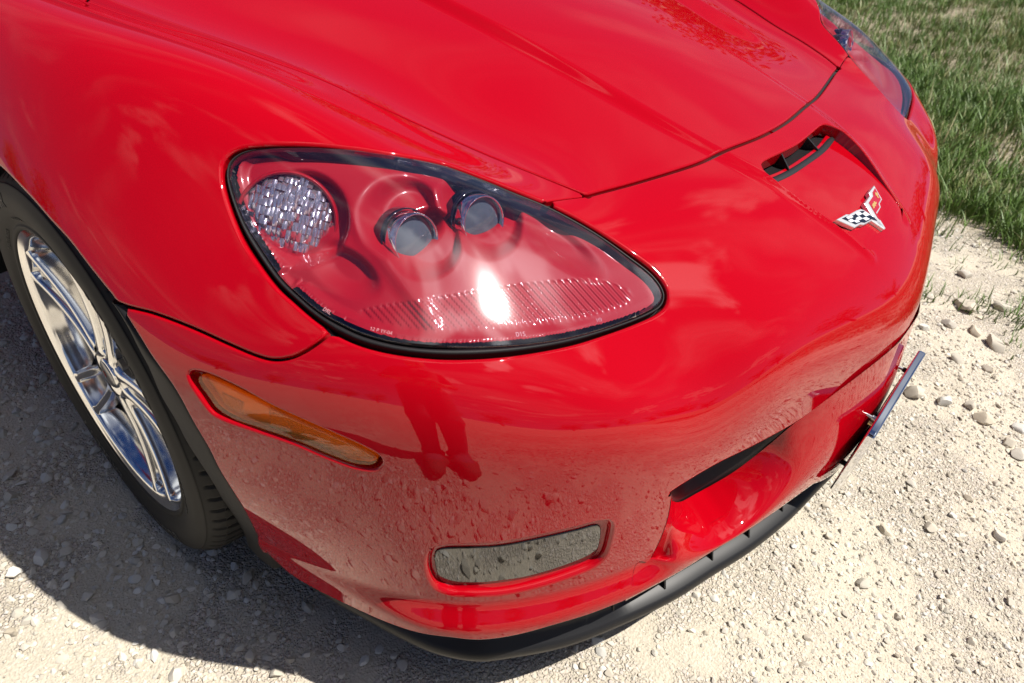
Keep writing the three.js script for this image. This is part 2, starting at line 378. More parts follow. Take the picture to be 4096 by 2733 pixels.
const archBack = [];
{
  const a = archUp[archUp.length - 1], t0 = Math.atan2(a[1] - 0.322, a[2]), r0 = Math.hypot(a[1] - 0.322, a[2]);
  for (let k = 1; k <= 40; k++) { const t = lerp(t0, Math.PI * 1.0, k / 40), r = lerp(r0, 0.372, Math.min(1, k / 8)); archBack.push(snap([-0.957, 0.322 + r * Math.sin(t), r * Math.cos(t)])); }
}
const sill = bodyLine([archBack[archBack.length - 1], [-0.95, 0.300, -0.385], [-0.95, 0.298, -0.55], [-0.95, 0.298, -0.72]]).slice(1);
const fenderEnd = bodyLine([sill[sill.length - 1], [-0.95, 0.45, -0.73], [-0.93, 0.68, -0.73], [-0.82, 0.84, -0.72], hoodBack[hoodBack.length - 1]]).slice(1);
// the bottom lip stands out further than the face above it
const flare = (x, y) => 0.019 * sstep(0.268, 0.222, y) * (0.25 + 0.75 * sstep(0.885, 0.80, Math.abs(x)));
const pxFlare = pts => curve(pts, 8).map(p => { let Q = pxBody(p[0], p[1]); for (let k = 0; k < 5; k++) Q = pxBody(p[0], p[1], -flare(Q[0], Q[1])); return snap(Q); });
const redLipPx = [[1070, 2215], [1162, 2299], [1274, 2365], [1414, 2430], [1554, 2487], [1695, 2533], [1800, 2553], [1912, 2562], [2046, 2545], [2225, 2497], [2359, 2456], [2500, 2401]];
const redLip = pxFlare(redLipPx);
const redLip2 = pxFlare([[2500, 2401], [2704, 2292], [2857, 2200], [3010, 2108], [3163, 2001], [3255, 1935]]);
{ const e = redLip2[redLip2.length - 1]; redLip2.push(...bodyLine([e, [-0.10, 0.182, 0.9], [0.012, 0.184, 0.91]]).slice(1)); }
const chinSeam = pxFlare([[2500, 2401], [2560, 2305], [2625, 2190], [2668, 2080], [2686, 1978]]);
const grilleLip = pxLine([[2686, 1978], [2720, 1955], [2857, 1873], [3010, 1797], [3184, 1700], [3315, 1606], [3439, 1513], [3535, 1437], [3600, 1380]]);
{ const e = grilleLip[grilleLip.length - 1]; grilleLip.push(...bodyLine([e, [(e[0] + 0.012) / 2, e[1] + 0.001, e[2]], [0.012, e[1] + 0.002, e[2]]]).slice(1)); }
const ventLip = pxLine([[3215, 560], [3190, 576], [3153, 595], [3110, 616], [3077, 632], [3055, 645], [3048, 656]]);
const ventSide = pxLine([[3048, 656], [3056, 676], [3090, 712]]);
const rampSide = pxLine([[3090, 712], [3117, 733], [3191, 788], [3337, 893], [3402, 945], [3455, 993]]);
const rampEnd = bodyLine([rampSide[rampSide.length - 1], [-0.05, 0.575, 0.815], [0.012, 0.572, 0.82]]).slice(1);
const markerHole = pxLine([[752, 1495], [770, 1485], [828, 1496], [955, 1553], [1083, 1623], [1210, 1681], [1338, 1738], [1465, 1796], [1514, 1826], [1527, 1853], [1506, 1878], [1434, 1875], [1306, 1831], [1178, 1777], [1019, 1723], [891, 1678], [847, 1653], [796, 1587], [757, 1523]], 0, true);
const fogHole = pxLine([[1734, 2204], [1779, 2189], [1868, 2185], [1957, 2182], [2046, 2171], [2180, 2145], [2314, 2114], [2396, 2094], [2428, 2093], [2442, 2112], [2432, 2180], [2412, 2236], [2381, 2262], [2270, 2308], [2136, 2348], [2002, 2374], [1868, 2379], [1801, 2374], [1747, 2350], [1721, 2300], [1717, 2245]], 0, true);

const back = a => a.slice().reverse();
const ch = (pts, s) => ({ pts, s });
const HOODF = { inset: 0.0042, r: 0.0032, depth: 0.014, strip: true }, BUMPF = { inset: 0.0075, r: 0.003, depth: 0.014, strip: true };
const TIGHT = { inset: 0.0024, r: 0.0018, depth: 0.008, strip: true }, LAMPG = { inset: 0.005, r: 0.0045, depth: 0.014, strip: true };
const ARCH = { inset: 0.006, r: 0.006, depth: 0.022, strip: true }, LIP = { inset: 0.004, r: 0.004, depth: 0.018, strip: true };
const NOSE = { inset: 0.010, r: 0.010, depth: 0.055, strip: true }, VENT = { inset: 0.003, r: 0.003, depth: 0.02, strip: true };
const POCK = { inset: 0.007, r: 0.007, depth: 0.004, strip: true }, MARK = { inset: 0.0035, r: 0.0035, depth: 0.008, strip: true };

// height of a line by |x|
function yAt(line) { const t = line.map(p => [Math.abs(p[0]), p[1], p[2]]).sort((a, b) => a[0] - b[0]); return (x, k = 1) => { x = Math.abs(x); if (x <= t[0][0]) return t[0][k]; for (let i = 1; i < t.length; i++) if (x <= t[i][0]) return lerp(t[i - 1][k], t[i][k], (x - t[i - 1][0]) / (t[i][0] - t[i - 1][0] || 1)); return t[t.length - 1][k]; }; }
const lipY = yAt(grilleLip), ventZ = yAt(ventLip);
const seamXs = chinSeam.map(p => [p[1], -p[0]]).sort((a, b) => a[0] - b[0]);
const seamX = y => { if (y <= seamXs[0][0]) return seamXs[0][1]; for (let i = 1; i < seamXs.length; i++) if (y <= seamXs[i][0]) return lerp(seamXs[i - 1][1], seamXs[i][1], (y - seamXs[i - 1][0]) / (seamXs[i][0] - seamXs[i - 1][0] || 1)); return seamXs[seamXs.length - 1][1]; };
const rampDepth = z => 0.019 * sstep(0.80, 0.635, z);

const SB = new Sheet(-2.16, 0.03, -0.98, 2.05, 0.0052);
SB.p0 = -2.1632; // a column of the grid lies on the middle plane (p = 0)
SB.nx = Math.round(2.1632 / 0.0052) + 6; SB.P = new Float64Array(SB.nx * SB.ny * 3); SB.has = new Uint8Array(SB.nx * SB.ny);

// soft crease lines that run on beside the nose duct
const creaseLine = pxLine([[3090, 712], [3191, 788], [3337, 893], [3402, 945], [3455, 993], [3490, 1030]]);
function lineDist(line) { return (x, y, z) => { let m = 1; for (const p of line) { const d = Math.hypot(p[0] - x, p[1] - y, p[2] - z); if (d < m) m = d; } return m; }; }
const dCrease = lineDist(creaseLine);
const nearCrease = (x, z) => x > -0.26 && z > 0.58 && z < 0.87;
const bumperDisp = (x, y, z) => {
  let d = 0;
  if (nearCrease(x, z)) { const t = dCrease(x, y, z); if (t < 0.03) d += 0.0022 * Math.exp(-t * t / 0.00008) * sstep(0.86, 0.78, z); }
  d += flare(x, y);
  return d;
};
const hoodG = cut(SB, [[ch(hoodFront, HOODF), ch(hoodSide, GAP), ch(hoodBack, GAP), ch(hoodRear, GAP)]], { maxP: 0 });
mesh('hood', both(hoodG), paint, car);
const fenderG = cut(SB, [[ch(back(hoodBack), GAP), ch(back(hoodSide), GAP), ch(seamLine, TIGHT), ch(lampTop, LAMPG), ch(fenderGap, GAP), ch(archUp, ARCH), ch(archBack, ARCH), ch(sill, LIP), ch(fenderEnd, GAP)]]);
mesh('fender', fenderG, paint, car, 'red front fender beside the polished wheel');
mesh('fender', mirrored(fenderG), paint, car, 'red front fender on the grass side');
const bumperG = cut(SB, [
  [ch(hoodFront, BUMPF), ch(seamLine, TIGHT), ch(back(lampLow), LAMPG), ch(fenderGap, GAP), ch(archLow, ARCH), ch(redLip, LIP), ch(chinSeam, SEAM), ch(grilleLip, NOSE)],
  [ch(markerHole, MARK)], [ch(fogHole, POCK)], [ch(ventLip, VENT), ch(ventSide, VENT), ch(rampSide, VENT), ch(rampEnd, SEAM)]], { maxP: 0, disp: bumperDisp });
const rampFront = pxLine([[3205, 663], [3172, 680], [3130, 697], [3090, 712]]);
{ const e = rampFront[0]; rampFront.unshift(...bodyLine([[0.012, e[1] + 0.001, e[2] + 0.002], [e[0] / 2, e[1] + 0.0005, e[2] + 0.0015], e]).slice(0, -1)); }
const rampG = cut(SB, [[ch(rampFront, { inset: 0.001, r: 0.001, depth: 0.012, strip: true }), ch(rampSide, SEAM), ch(rampEnd, SEAM)]], { maxP: 0, disp: (x, y, z) => -rampDepth(z) });
// the chin below the grille slot, lofted: it starts deep inside the slot and rolls out to the bottom lip
const chinTop = curve([[2688, 1984, 0.004], [2696, 2006, 0.035], [2720, 2008, 0.058], [2790, 1972, 0.066], [2860, 1934, 0.060], [2934, 1889, 0.050], [3010, 1833, 0.039], [3087, 1771, 0.026], [3163, 1706, 0.012], [3260, 1634, 0.002], [3350, 1567, -0.002], [3439, 1500, -0.004], [3535, 1424, -0.004], [3598, 1369, -0.004]], 8).map(q => pxBody(q[0], q[1], q[2]));
{ const e = chinTop[chinTop.length - 1]; if (e[0] < 0) chinTop.push([e[0] / 2, e[1] + 0.0005, e[2] + 0.0004], [0, e[1] + 0.001, e[2] + 0.0006]); }
const lipOut = P => { const f = flare(P[0], P[1]), a = [P[0] - CORE[0], P[1] - CORE[1], P[2] - CORE[2]], l = Math.hypot(...a), g = gradF(...P), k = f / Math.max(0.35, (a[0] * g[0] + a[1] * g[1] + a[2] * g[2]) / l); return P.map((x, c) => x + a[c] / l * k); };
const chinRows = [];
{
  const even = (line, n) => { const L = [0]; for (let i = 1; i < line.length; i++) L.push(L[i - 1] + Math.hypot(...line[i].map((x, c) => x - line[i - 1][c]))); const out = []; let k = 0; for (let i = 0; i < n; i++) { const t = L[L.length - 1] * i / (n - 1); while (k < L.length - 2 && L[k + 1] < t) k++; const f = clamp((t - L[k]) / (L[k + 1] - L[k] || 1), 0, 1); out.push(line[k].map((x, c) => lerp(x, line[k + 1][c], f))); } return out; };
  const N = 150, M = 44, top = even(chinTop, N), low = even(redLip2.map(p => lipOut([Math.min(p[0], 0), p[1], p[2]])), N), edge = even(chinSeam.map(lipOut), M);
  const dev = edge.map((P, j) => P.map((x, c) => x - lerp(edge[0][c], edge[M - 1][c], j / (M - 1))));
  for (let j = 0; j < M; j++) {
    const t = j / (M - 1), row = [];
    for (let i = 0; i < N; i++) {
      const B = low[i], T = top[i], s = i / (N - 1), w = 1 - sstep(0.0, 0.16, s), g = gradF(B[0], B[1], B[2]), deep = Math.hypot(T[0] - B[0], T[2] - B[2]);
      // rises steeply from the lip, then leans back into the slot
      const ty = Math.pow(t, 0.92), tz = lerp(t, sstep(0.12, 1.25, t) / sstep(0.12, 1.25, 1), 0.8), round = 0.012 * Math.sin(Math.PI * Math.min(1, t / 0.5)) * (t < 0.5 ? 1 : 0);
      const P = [lerp(B[0], T[0], tz), lerp(B[1], T[1], ty), lerp(B[2], T[2], tz)].map((x, c) => x + g[c] * (c === 1 ? 0 : 1) * 0.006 * Math.sin(Math.PI * t) * (1 - t));
      const E = [0, 1, 2].map(c => lerp(B[c], T[c], t) + dev[j][c]);
      row.push(P.map((x, c) => lerp(x, E[c], w)));
    }
    chinRows.push(row);
  }
}
// the lip's underside flange
chinRows.unshift(chinRows[0].map(P => [P[0] * 0.985, P[1] + 0.010, P[2] - 0.016]), chinRows[0].map(P => [P[0] * 0.998, P[1] - 0.002, P[2] - 0.004]));
const chinG = (() => { const n = chinRows[0].length, pos = chinRows.flat(2), idx = []; for (let j = 0; j + 1 < chinRows.length; j++) for (let i = 0; i + 1 < n; i++) { const a = j * n + i, b = a + 1, c = a + n, d = c + 1; idx.push(a, b, c, b, d, c); } const g = new THREE.BufferGeometry(); g.setAttribute('position', new THREE.Float32BufferAttribute(pos, 3)); g.setIndex(idx); g.computeVertexNormals(); return g; })();
mesh('front_bumper', both(join([bumperG, rampG, chinG])), paint, car);
console.log('body', bumperG.index.count / 3, hoodG.index.count / 3, fenderG.index.count / 3);
// ------------------------------------------------------------------ helpers for fitted parts
const V = a => new THREE.Vector3(...a), arr = v => [v.x, v.y, v.z];
const camRight = new THREE.Vector3(camE[0], camE[1], camE[2]), camUp = new THREE.Vector3(camE[4], camE[5], camE[6]), camBack = new THREE.Vector3(camE[8], camE[9], camE[10]);
function toPx(P) {                                    // where a point of the place shows in the photograph
  const v = V(P).sub(camera.position), x = v.dot(camRight), y = v.dot(camUp), z = -v.dot(camBack);
  return [PXW / 2 + FOCAL * x / z, PXH / 2 - FOCAL * y / z];
}
function evenly(loop, n, closed = true) {
  const L = [0], m = loop.length, e = closed ? m : m - 1;
  for (let i = 0; i < e; i++) { const a = loop[i], b = loop[(i + 1) % m]; L.push(L[i] + Math.hypot(a[0] - b[0], a[1] - b[1], a[2] - b[2])); }
  const out = []; let i = 0;
  for (let k = 0; k < n; k++) {
    const t = L[e] * k / (closed ? n : n - 1); while (i < e - 1 && L[i + 1] < t) i++;
    const f = clamp((t - L[i]) / (L[i + 1] - L[i] || 1), 0, 1), a = loop[i], b = loop[(i + 1) % m]; out.push([0, 1, 2].map(c => lerp(a[c], b[c], f)));
  }
  return out;
}
function startNear(loop, P) { let b = 0, d = 9; loop.forEach((q, i) => { const e = Math.hypot(q[0] - P[0], q[1] - P[1], q[2] - P[2]); if (e < d) { d = e; b = i; } }); return loop.slice(b).concat(loop.slice(0, b)); }
function matched(A, B, n) {                            // two loops with as many points, each B point the one nearest in order
  A = evenly(A, n); const src = evenly(startNear(B, A[0]), 1200), out = []; let k = 0;
  for (let i = 0; i < n; i++) {
    let best = k, bd = 9; for (let j = k; j < Math.min(k + 60, src.length); j++) { const d = Math.hypot(A[i][0] - src[j][0], A[i][1] - src[j][1], A[i][2] - src[j][2]); if (d < bd) { bd = d; best = j; } }
    k = best; out.push(src[k]);
  }
  return [A, out];
}
// rows of points -> smooth grid mesh
function gridGeo(rows, closed) {
  const n = rows[0].length, pos = rows.flat(2), idx = [], m = closed ? n : n - 1;
  for (let j = 0; j + 1 < rows.length; j++) for (let i = 0; i < m; i++) { const a = j * n + i, b = j * n + (i + 1) % n, c = a + n, d = b + n; idx.push(a, b, c, b, d, c); }
  const g = new THREE.BufferGeometry(); g.setAttribute('position', new THREE.Float32BufferAttribute(pos, 3)); g.setIndex(idx); g.computeVertexNormals(); return g;
}
const inward = (P, off) => { if (!off) return P; const g = gradF(...P); return [P[0] - g[0] * off, P[1] - g[1] * off, P[2] - g[2] * off]; };
function ruled(A, B, prof, closed = true) { return gridGeo(prof.map(([t, off]) => A.map((a, i) => inward([0, 1, 2].map(c => lerp(a[c], B[i][c], t)), off))), closed); }
function sheetFor(loop, step, off = 0, pad = 0.03) { let a = 9, b = -9, c = 9, d = -9; for (const P of loop) { const [p, q] = toDom(P); a = Math.min(a, p); b = Math.max(b, p); c = Math.min(c, q); d = Math.max(d, q); } return new Sheet(a - pad, b + pad, c - pad, d + pad, step, off); }
function frameAt(P, axis, up) { const z = V(axis).normalize(), x = new THREE.Vector3().crossVectors(V(up), z).normalize(), y = new THREE.Vector3().crossVectors(z, x); return new THREE.Matrix4().makeBasis(x, y, z).setPosition(V(P)); }
function inset3(loop, w) {                             // moves a loop on the body towards its inside
  const n = loop.length; let area = 0; const D = loop.map(toDom); D.forEach((a, i) => { const b = D[(i + 1) % n]; area += a[0] * b[1] - b[0] * a[1]; });
  const sg = area > 0 ? 1 : -1;
  return loop.map((P, i) => { const a = loop[(i + n - 2) % n], b = loop[(i + 2) % n], t = V(b).sub(V(a)).normalize(), g = V(gradF(...P)), o = new THREE.Vector3().crossVectors(g, t).normalize().multiplyScalar(sg * (typeof w === 'function' ? w(P, i) : w)); return [P[0] + o.x, P[1] + o.y, P[2] + o.z]; });
}

// ------------------------------------------------------------------ headlamps
const lampHole = lampTop.slice(0, -1).concat(lampLow.slice(0, -1));
const lensPx = [[2174, 823], [2059, 777], [1944, 728], [1772, 665], [1600, 628], [1450, 605], [1297, 592], [1183, 590], [1068, 594], [991, 607], [950, 628], [926, 655], [917, 690], [919, 722], [945, 810], [984, 902], [1045, 1001], [1118, 1105], [1206, 1192], [1283, 1253], [1359, 1295], [1436, 1331], [1550, 1364], [1665, 1382], [1772, 1388], [1944, 1385], [2117, 1371], [2289, 1342], [2461, 1296], [2590, 1246], [2638, 1215], [2651, 1187], [2643, 1155], [2605, 1104], [2519, 1036], [2404, 952], [2289, 883]];
const lensLoop = pxLine(lensPx, 0.003, true);
const housing = [], lampParts = {};
{
  const [A, B] = matched(lampHole, lensLoop, 420);
  lampParts.seal = ruled(A, B, [[-0.1, 0.012], [0.0, 0.016], [0.22, 0.017], [0.30, 0.010], [0.42, 0.0035], [0.60, 0.0012], [0.78, 0.0022], [0.92, 0.006], [1.05, 0.009]]);
  const G = sheetFor(lensLoop, 0.0042, 0.003);
  const crown = (u, v) => { const x = ((u - 1760) * 0.90 + (v - 990) * 0.43) / 960, y = (-(u - 1760) * 0.43 + (v - 990) * 0.90) / 400; return 0.0105 * Math.pow(Math.max(0, 1 - x * x - y * y), 1.5); };
  lampParts.lens = cut(G, [[ch(lensLoop, { inset: 0.0022, r: 0.002, depth: 0.006, strip: true })]], { disp: (x, y, z) => crown(...toPx([x, y, z])) });
  // dark smoked border inside the lens, wide along the top and round the tip
  const border = P => { const [u, v] = toPx(P); return 0.0014 + 0.0062 * sstep(1150, 1300, u - (v - 700) * 0.9) * (v < 1250 ? 1 : 0.25); };
  const Lp = evenly(lensLoop, 420), L2 = inset3(Lp, border);
  lampParts.lens_border = ruled(Lp, L2, [[0.05, 0.004], [0.2, 0.0055], [0.85, 0.0125], [1.0, 0.016], [1.0, 0.03]]);
  // moulded red bowl behind the lens
  const ell = (u, v, cu, cv, ru, rv, a = 0) => { const c = Math.cos(a), s = Math.sin(a), x = (u - cu) * c + (v - cv) * s, y = -(u - cu) * s + (v - cv) * c; return Math.hypot(x / ru, y / rv); };
  const ribTop = new Spline([[1380, 1268], [1600, 1232], [1850, 1195], [2100, 1158], [2250, 1142], [2400, 1136], [2520, 1170]]), ribLow = new Spline([[1380, 1300], [1500, 1352], [1700, 1365], [2000, 1352], [2300, 1310], [2540, 1235]]);
  const depth = (u, v) => {
    let d = 0.020 - 0.006 * sstep(2050, 2500, u);
    d += 0.020 * (1 - sstep(0.70, 1.10, ell(u, v, 1150, 880, 200, 205)));
    d += 0.022 * (1 - sstep(0.40, 1.0, ell(u, v, 1560, 865, 195, 205, 0.5)));
    d += 0.018 * (1 - sstep(0.40, 1.0, ell(u, v, 1850, 822, 175, 165, 0.5)));
    d += 0.021 * (1 - sstep(0.70, 1.25, ell(u, v, 1672, 985, 135, 135)));
    d += 0.020 * (1 - sstep(0.70, 1.25, ell(u, v, 1945, 905, 128, 130)));
    d += 0.012 * (1 - sstep(0.3, 1.0, ell(u, v, 1330, 1100, 200, 110, 0.6)));
    d += 0.010 * (1 - sstep(0.2, 1.0, ell(u, v, 2250, 1000, 260, 90, 0.62)));
    d -= 0.004 * Math.exp(-Math.pow(((u - 1480) * 0.80 - (v - 1010) * 0.60) / 45, 2)) * sstep(1300, 1420, u) * sstep(1800, 1650, u);
    const top = ribTop.at(u), low = ribLow.at(u), k = sstep(top - 6, top + 10, v) * sstep(low + 10, low - 20, v) * sstep(1370, 1420, u) * sstep(2560, 2500, u);
    if (k > 0) d += k * (0.0008 + 0.0011 * Math.cos((u * 0.74 - v * 0.67) / 23.5 * 2 * Math.PI));
    return d;
  };
  const GH = sheetFor(lensLoop, 0.0019, 0);
  lampParts.housing = cut(GH, [[ch(inset3(Lp, P => { const [u, v] = toPx(P); return v < 1150 && u > 1100 ? -0.012 : -0.0012; }), SEAM)]], { disp: (x, y, z, e) => { const [u, v] = toPx([x, y, z]), open = v < 1150 && u > 1150 ? 1 : 0; return -lerp(0.0135, depth(u, v), open || sstep(0.0005, 0.0085, e)); } });
  // turn signal: faceted reflector under a clear dome
  const at = (u, v, off) => pxBody(u, v, off);
  const tsP = at(1150, 884, 0.034), tsAxis = V(pxRay(1150, 884)).multiplyScalar(-1).addScaledVector(camRight, -0.10).addScaledVector(camUp, 0.06).normalize();
  const tsM = frameAt(tsP, arr(tsAxis), arr(camUp.clone().applyAxisAngle(tsAxis, -0.22))), R = 0.0505;
  const domeH = (x, y) => 0.020 * (1 - (x * x + y * y) / (R * R));
  {
    const pos = [], cw = 2 * R / 19, chh = 2 * R / 10, idx = [];
    for (let i = 0; i < 19; i++) for (let j = 0; j < 10; j++) {
      const cx = -R + (i + 0.5) * cw, cy = -R + (j + 0.5) * chh; if (Math.hypot(cx, cy) > R * 0.985) continue;
      const tx = (rnd() - 0.5) * 0.7, ty = (rnd() - 0.45) * 1.3, b = pos.length / 3, hw = cw * 0.5, hh = chh * 0.5;
      for (let q = 0; q <= 3; q++) for (let p = 0; p <= 3; p++) {
        let x = cx + (p / 1.5 - 1) * hw, y = cy + (q / 1.5 - 1) * hh; const l = Math.hypot(x, y); if (l > R) { x *= R / l; y *= R / l; }
        const u = p / 1.5 - 1, w = q / 1.5 - 1; pos.push(x, y, domeH(x, y) - 0.002 + tx * u * hw + ty * w * hh - 0.0011 * (u * u) - 0.0004 * w * w);
      }
      for (let q = 0; q < 3; q++) for (let p = 0; p < 3; p++) { const o = b + q * 4 + p; idx.push(o, o + 1, o + 4, o + 1, o + 5, o + 4); }
    }
    const g = new THREE.BufferGeometry(); g.setAttribute('position', new THREE.Float32BufferAttribute(pos, 3)); g.setIndex(idx); g.computeVertexNormals(); g.applyMatrix4(tsM); lampParts.turn_signal_prisms = g;
  }
  const prof = []; for (let k = 0; k <= 16; k++) { const r = R * 1.02 * Math.sin(k / 16 * Math.PI / 2); prof.push(new THREE.Vector2(r, 0.003 + 0.021 * (1 - (r / R) * (r / R) * 0.96))); } prof.push(new THREE.Vector2(R * 1.03, -0.012));
  const lathe = (pr, seg, M) => { const g = new THREE.LatheGeometry(pr, seg); g.rotateX(Math.PI / 2); g.applyMatrix4(M); return plain(g); };
  lampParts.turn_signal_lens = lathe(prof, 64, tsM);
  lampParts.turn_signal_bezel = lathe([[R * 1.0, 0.001], [R * 1.03, 0.0035], [R * 1.07, 0.003], [R * 1.10, -0.002], [R * 1.12, -0.02]].map(p => new THREE.Vector2(...p)), 64, tsM);
  // two projector lamps that look ahead
  lampParts.projectors = [[1652, 962, 0.034, 0.0285], [1922, 886, 0.030, 0.0285]].map(([u, v, off, r]) => {
    const P = at(u, v, off), d = V(pxRay(u, v)), ax = d.clone().multiplyScalar(-0.74).addScaledVector(camRight, 0.655).addScaledVector(camUp, -0.12).normalize();
    console.log('projector axis', arr(ax).map(x => x.toFixed(2)).join(' '));
    const M = frameAt(P, arr(ax), [0, 1, 0]);
    return {
      ring: lathe([[r * 0.98, -0.004], [r * 0.985, 0.005], [r * 1.02, 0.0075], [r * 1.06, 0.0075], [r * 1.11, 0.004], [r * 1.13, -0.004], [r * 1.14, -0.030]].map(p => new THREE.Vector2(...p)), 72, M),
      shroud: lathe([[r * 1.185, -0.010], [r * 1.23, -0.0105], [r * 1.245, -0.014], [r * 1.245, -0.026]].map(p => new THREE.Vector2(...p)), 72, M),
      glass: lathe([[0, 0.0045], [r * 0.3, 0.0042], [r * 0.55, 0.0034], [r * 0.8, 0.0018], [r * 0.95, 0.0002], [r, -0.001]].map(p => new THREE.Vector2(...p)), 56, M),
      bowl: lathe([[0, -0.030], [r * 0.5, -0.025], [r * 0.85, -0.012], [r * 1.0, -0.002]].map(p => new THREE.Vector2(...p)), 56, M),
    };
  });
  lampParts.tsM = tsM;
}
const lampRed = phys({ color: col(0.33, 0.0012, 0.008), roughness: 0.5, specularIntensity: 0.4, clearcoat: 0.5, clearcoatRoughness: 0.08 });
const clearPlastic = phys({ color: col(0.97, 0.97, 0.99), transmission: 1, thickness: 0, roughness: 0.02, ior: 1.5 });
const prismMetal = std({ color: col(0.86, 0.86, 0.88), metalness: 0.88, roughness: 0.12 });
const projGlass = phys({ color: col(0.075, 0.10, 0.115), roughness: 0.05, clearcoat: 1, clearcoatRoughness: 0.01 });
function lamp(side, label) {
  const m = side < 0 ? g => g : mirrored, L = part('headlight', car, label);
  mesh('lens', m(lampParts.lens), pane, L); mesh('seal', m(lampParts.seal), rubber, L); mesh('lens_border', m(lampParts.lens_border), glossBlack, L); mesh('housing', m(lampParts.housing), lampRed, L);
  mesh('turn_signal_prisms', m(lampParts.turn_signal_prisms), prismMetal, L); mesh('turn_signal_lens', m(lampParts.turn_signal_lens), clearPlastic, L); mesh('turn_signal_bezel', m(lampParts.turn_signal_bezel), lampRed, L);
  for (const p of lampParts.projectors) { mesh('projector_ring', m(p.ring), chrome, L); mesh('projector_shroud', m(p.shroud), glossBlack, L); mesh('projector_glass', m(p.glass), projGlass, L); }
  return L;
}
const lampR = lamp(-1, 'headlight above the amber side marker'), lampL = lamp(1, 'headlight on the grass side');

// small moulded marks on the lens of the lamp (the other one carries its own, turned the right way round)
const markMat = std({ color: col(0.48, 0.22, 0.25), roughness: 0.5 });
async function lensMarks() {
  const f = await new FontLoader().loadAsync('fonts/droid/droid_sans_regular.typeface.json');
  for (const [text, u, v, du, dv, size] of [['DRL', 1290, 1243, 0.86, 0.50, 0.0042], ['12 P 1Y-04', 1478, 1322, 0.975, 0.22, 0.0036], ['D1S', 2062, 1349, 0.995, -0.08, 0.0048], ['H9', 2385, 1291, 0.985, -0.17, 0.0046]]) {
    const P = V(pxBody(u, v, 0.0022)), Q = V(pxBody(u + du * 60, v + dv * 60, 0.0022)), n = V(gradF(P.x, P.y, P.z)), x = Q.sub(P).normalize(), z = n.clone().addScaledVector(x, -n.dot(x)).normalize(), y = new THREE.Vector3().crossVectors(z, x);
    const g = new TextGeometry(text, { font: f, size, depth: 0.0004, curveSegments: 2, bevelEnabled: false }); g.applyMatrix4(new THREE.Matrix4().makeBasis(x, y, z).setPosition(P.addScaledVector(n, 0.0012)));
    mesh('lens_lettering', g, markMat, lampR);
  }
}
await lensMarks();

// ------------------------------------------------------------------ amber side marker, fog lamp
const markerLensLoop = pxLine([[789, 1504], [806, 1499], [880, 1528], [955, 1565], [1147, 1660], [1338, 1746], [1465, 1804], [1505, 1830], [1513, 1846], [1493, 1864], [1402, 1858], [1274, 1823], [1147, 1775], [987, 1708], [872, 1644], [828, 1587], [789, 1530]], 0.004, true);
const fogLensLoop = pxLine([[1736, 2232], [1743, 2207], [1770, 2196], [1868, 2191], [1957, 2189], [2046, 2178], [2180, 2151], [2314, 2120], [2392, 2102], [2405, 2113], [2399, 2179], [2386, 2214], [2359, 2237], [2270, 2268], [2136, 2304], [2002, 2326], [1868, 2337], [1787, 2335], [1756, 2319], [1741, 2277]], 0.011, true);
const amber = phys({ color: col(0.98, 0.47, 0.03), transmission: 0.9, thickness: 0, roughness: 0.04, ior: 1.5 });
const amberBack = std({ color: col(0.74, 0.42, 0.09), roughness: 0.35, metalness: 0.35 });
const amberTop = phys({ color: col(0.80, 0.27, 0.01), roughness: 0.08, clearcoat: 1 });
const marker = {}, fog = {};
{
  const [A, B] = matched(markerHole.map(P => snap(P)), markerLensLoop, 300);
  marker.surround = ruled(A, B, [[-0.05, 0.004], [0.1, 0.009], [0.6, 0.011], [1.0, 0.010], [1.15, 0.009]]);
  const G = sheetFor(markerLensLoop, 0.0042, 0.004);
  marker.lens = cut(G, [[ch(markerLensLoop, { inset: 0.003, r: 0.003, depth: 0.006, strip: true })]]);
  // reflector cells behind the lens: a honeycomb of tiny pyramids
  const G2 = sheetFor(markerLensLoop, 0.0013, 0.013);
  marker.reflector = cut(G2, [[ch(inset3(markerLensLoop, 0.001), SEAM)]], { disp: (x, y, z) => { const [u, v] = toPx([x, y, z]), m = ((v - 1500) - (u - 790) * 0.48); const hex = Math.abs(Math.sin(u * 0.36 + v * 0.02)) * Math.abs(Math.sin(v * 0.36 - u * 0.17 + 1)); return (u > 1080 || (u > 890 && u < 975 && m > 20 && m < 95)) ? hex * 0.0022 : 0; } });
  const inner = inset3(markerLensLoop, 0.0045);
  const [C, D] = matched(markerLensLoop, inner, 300);
  marker.rim = ruled(C, D, [[0.1, 0.0065], [0.5, 0.0055], [1, 0.0075], [1.1, 0.012]]);
  const [E, Fg] = matched(fogHole.map(P => snap(P)), fogLensLoop, 300);
  // the lens loop already lies 20 mm inside, so only the first part of the wall follows the surface
  fog.pocket = gridGeo([0, 0.15, 0.35, 0.6, 0.85, 1.02].map(t => E.map((a, i) => { const P = inward(a, lerp(0.0095, 0.012, t)); return [0, 1, 2].map(c => lerp(P[c], inward(Fg[i], 0.002)[c], t)); })), true);
  const G3 = sheetFor(fogLensLoop, 0.005, 0.011);
  fog.lens = cut(G3, [[ch(fogLensLoop, { inset: 0.0022, r: 0.002, depth: 0.008, strip: true })]]);
}
const smoke = phys({ color: col(0.030, 0.028, 0.022), roughness: 0.035, clearcoat: 1, clearcoatRoughness: 0.015 });
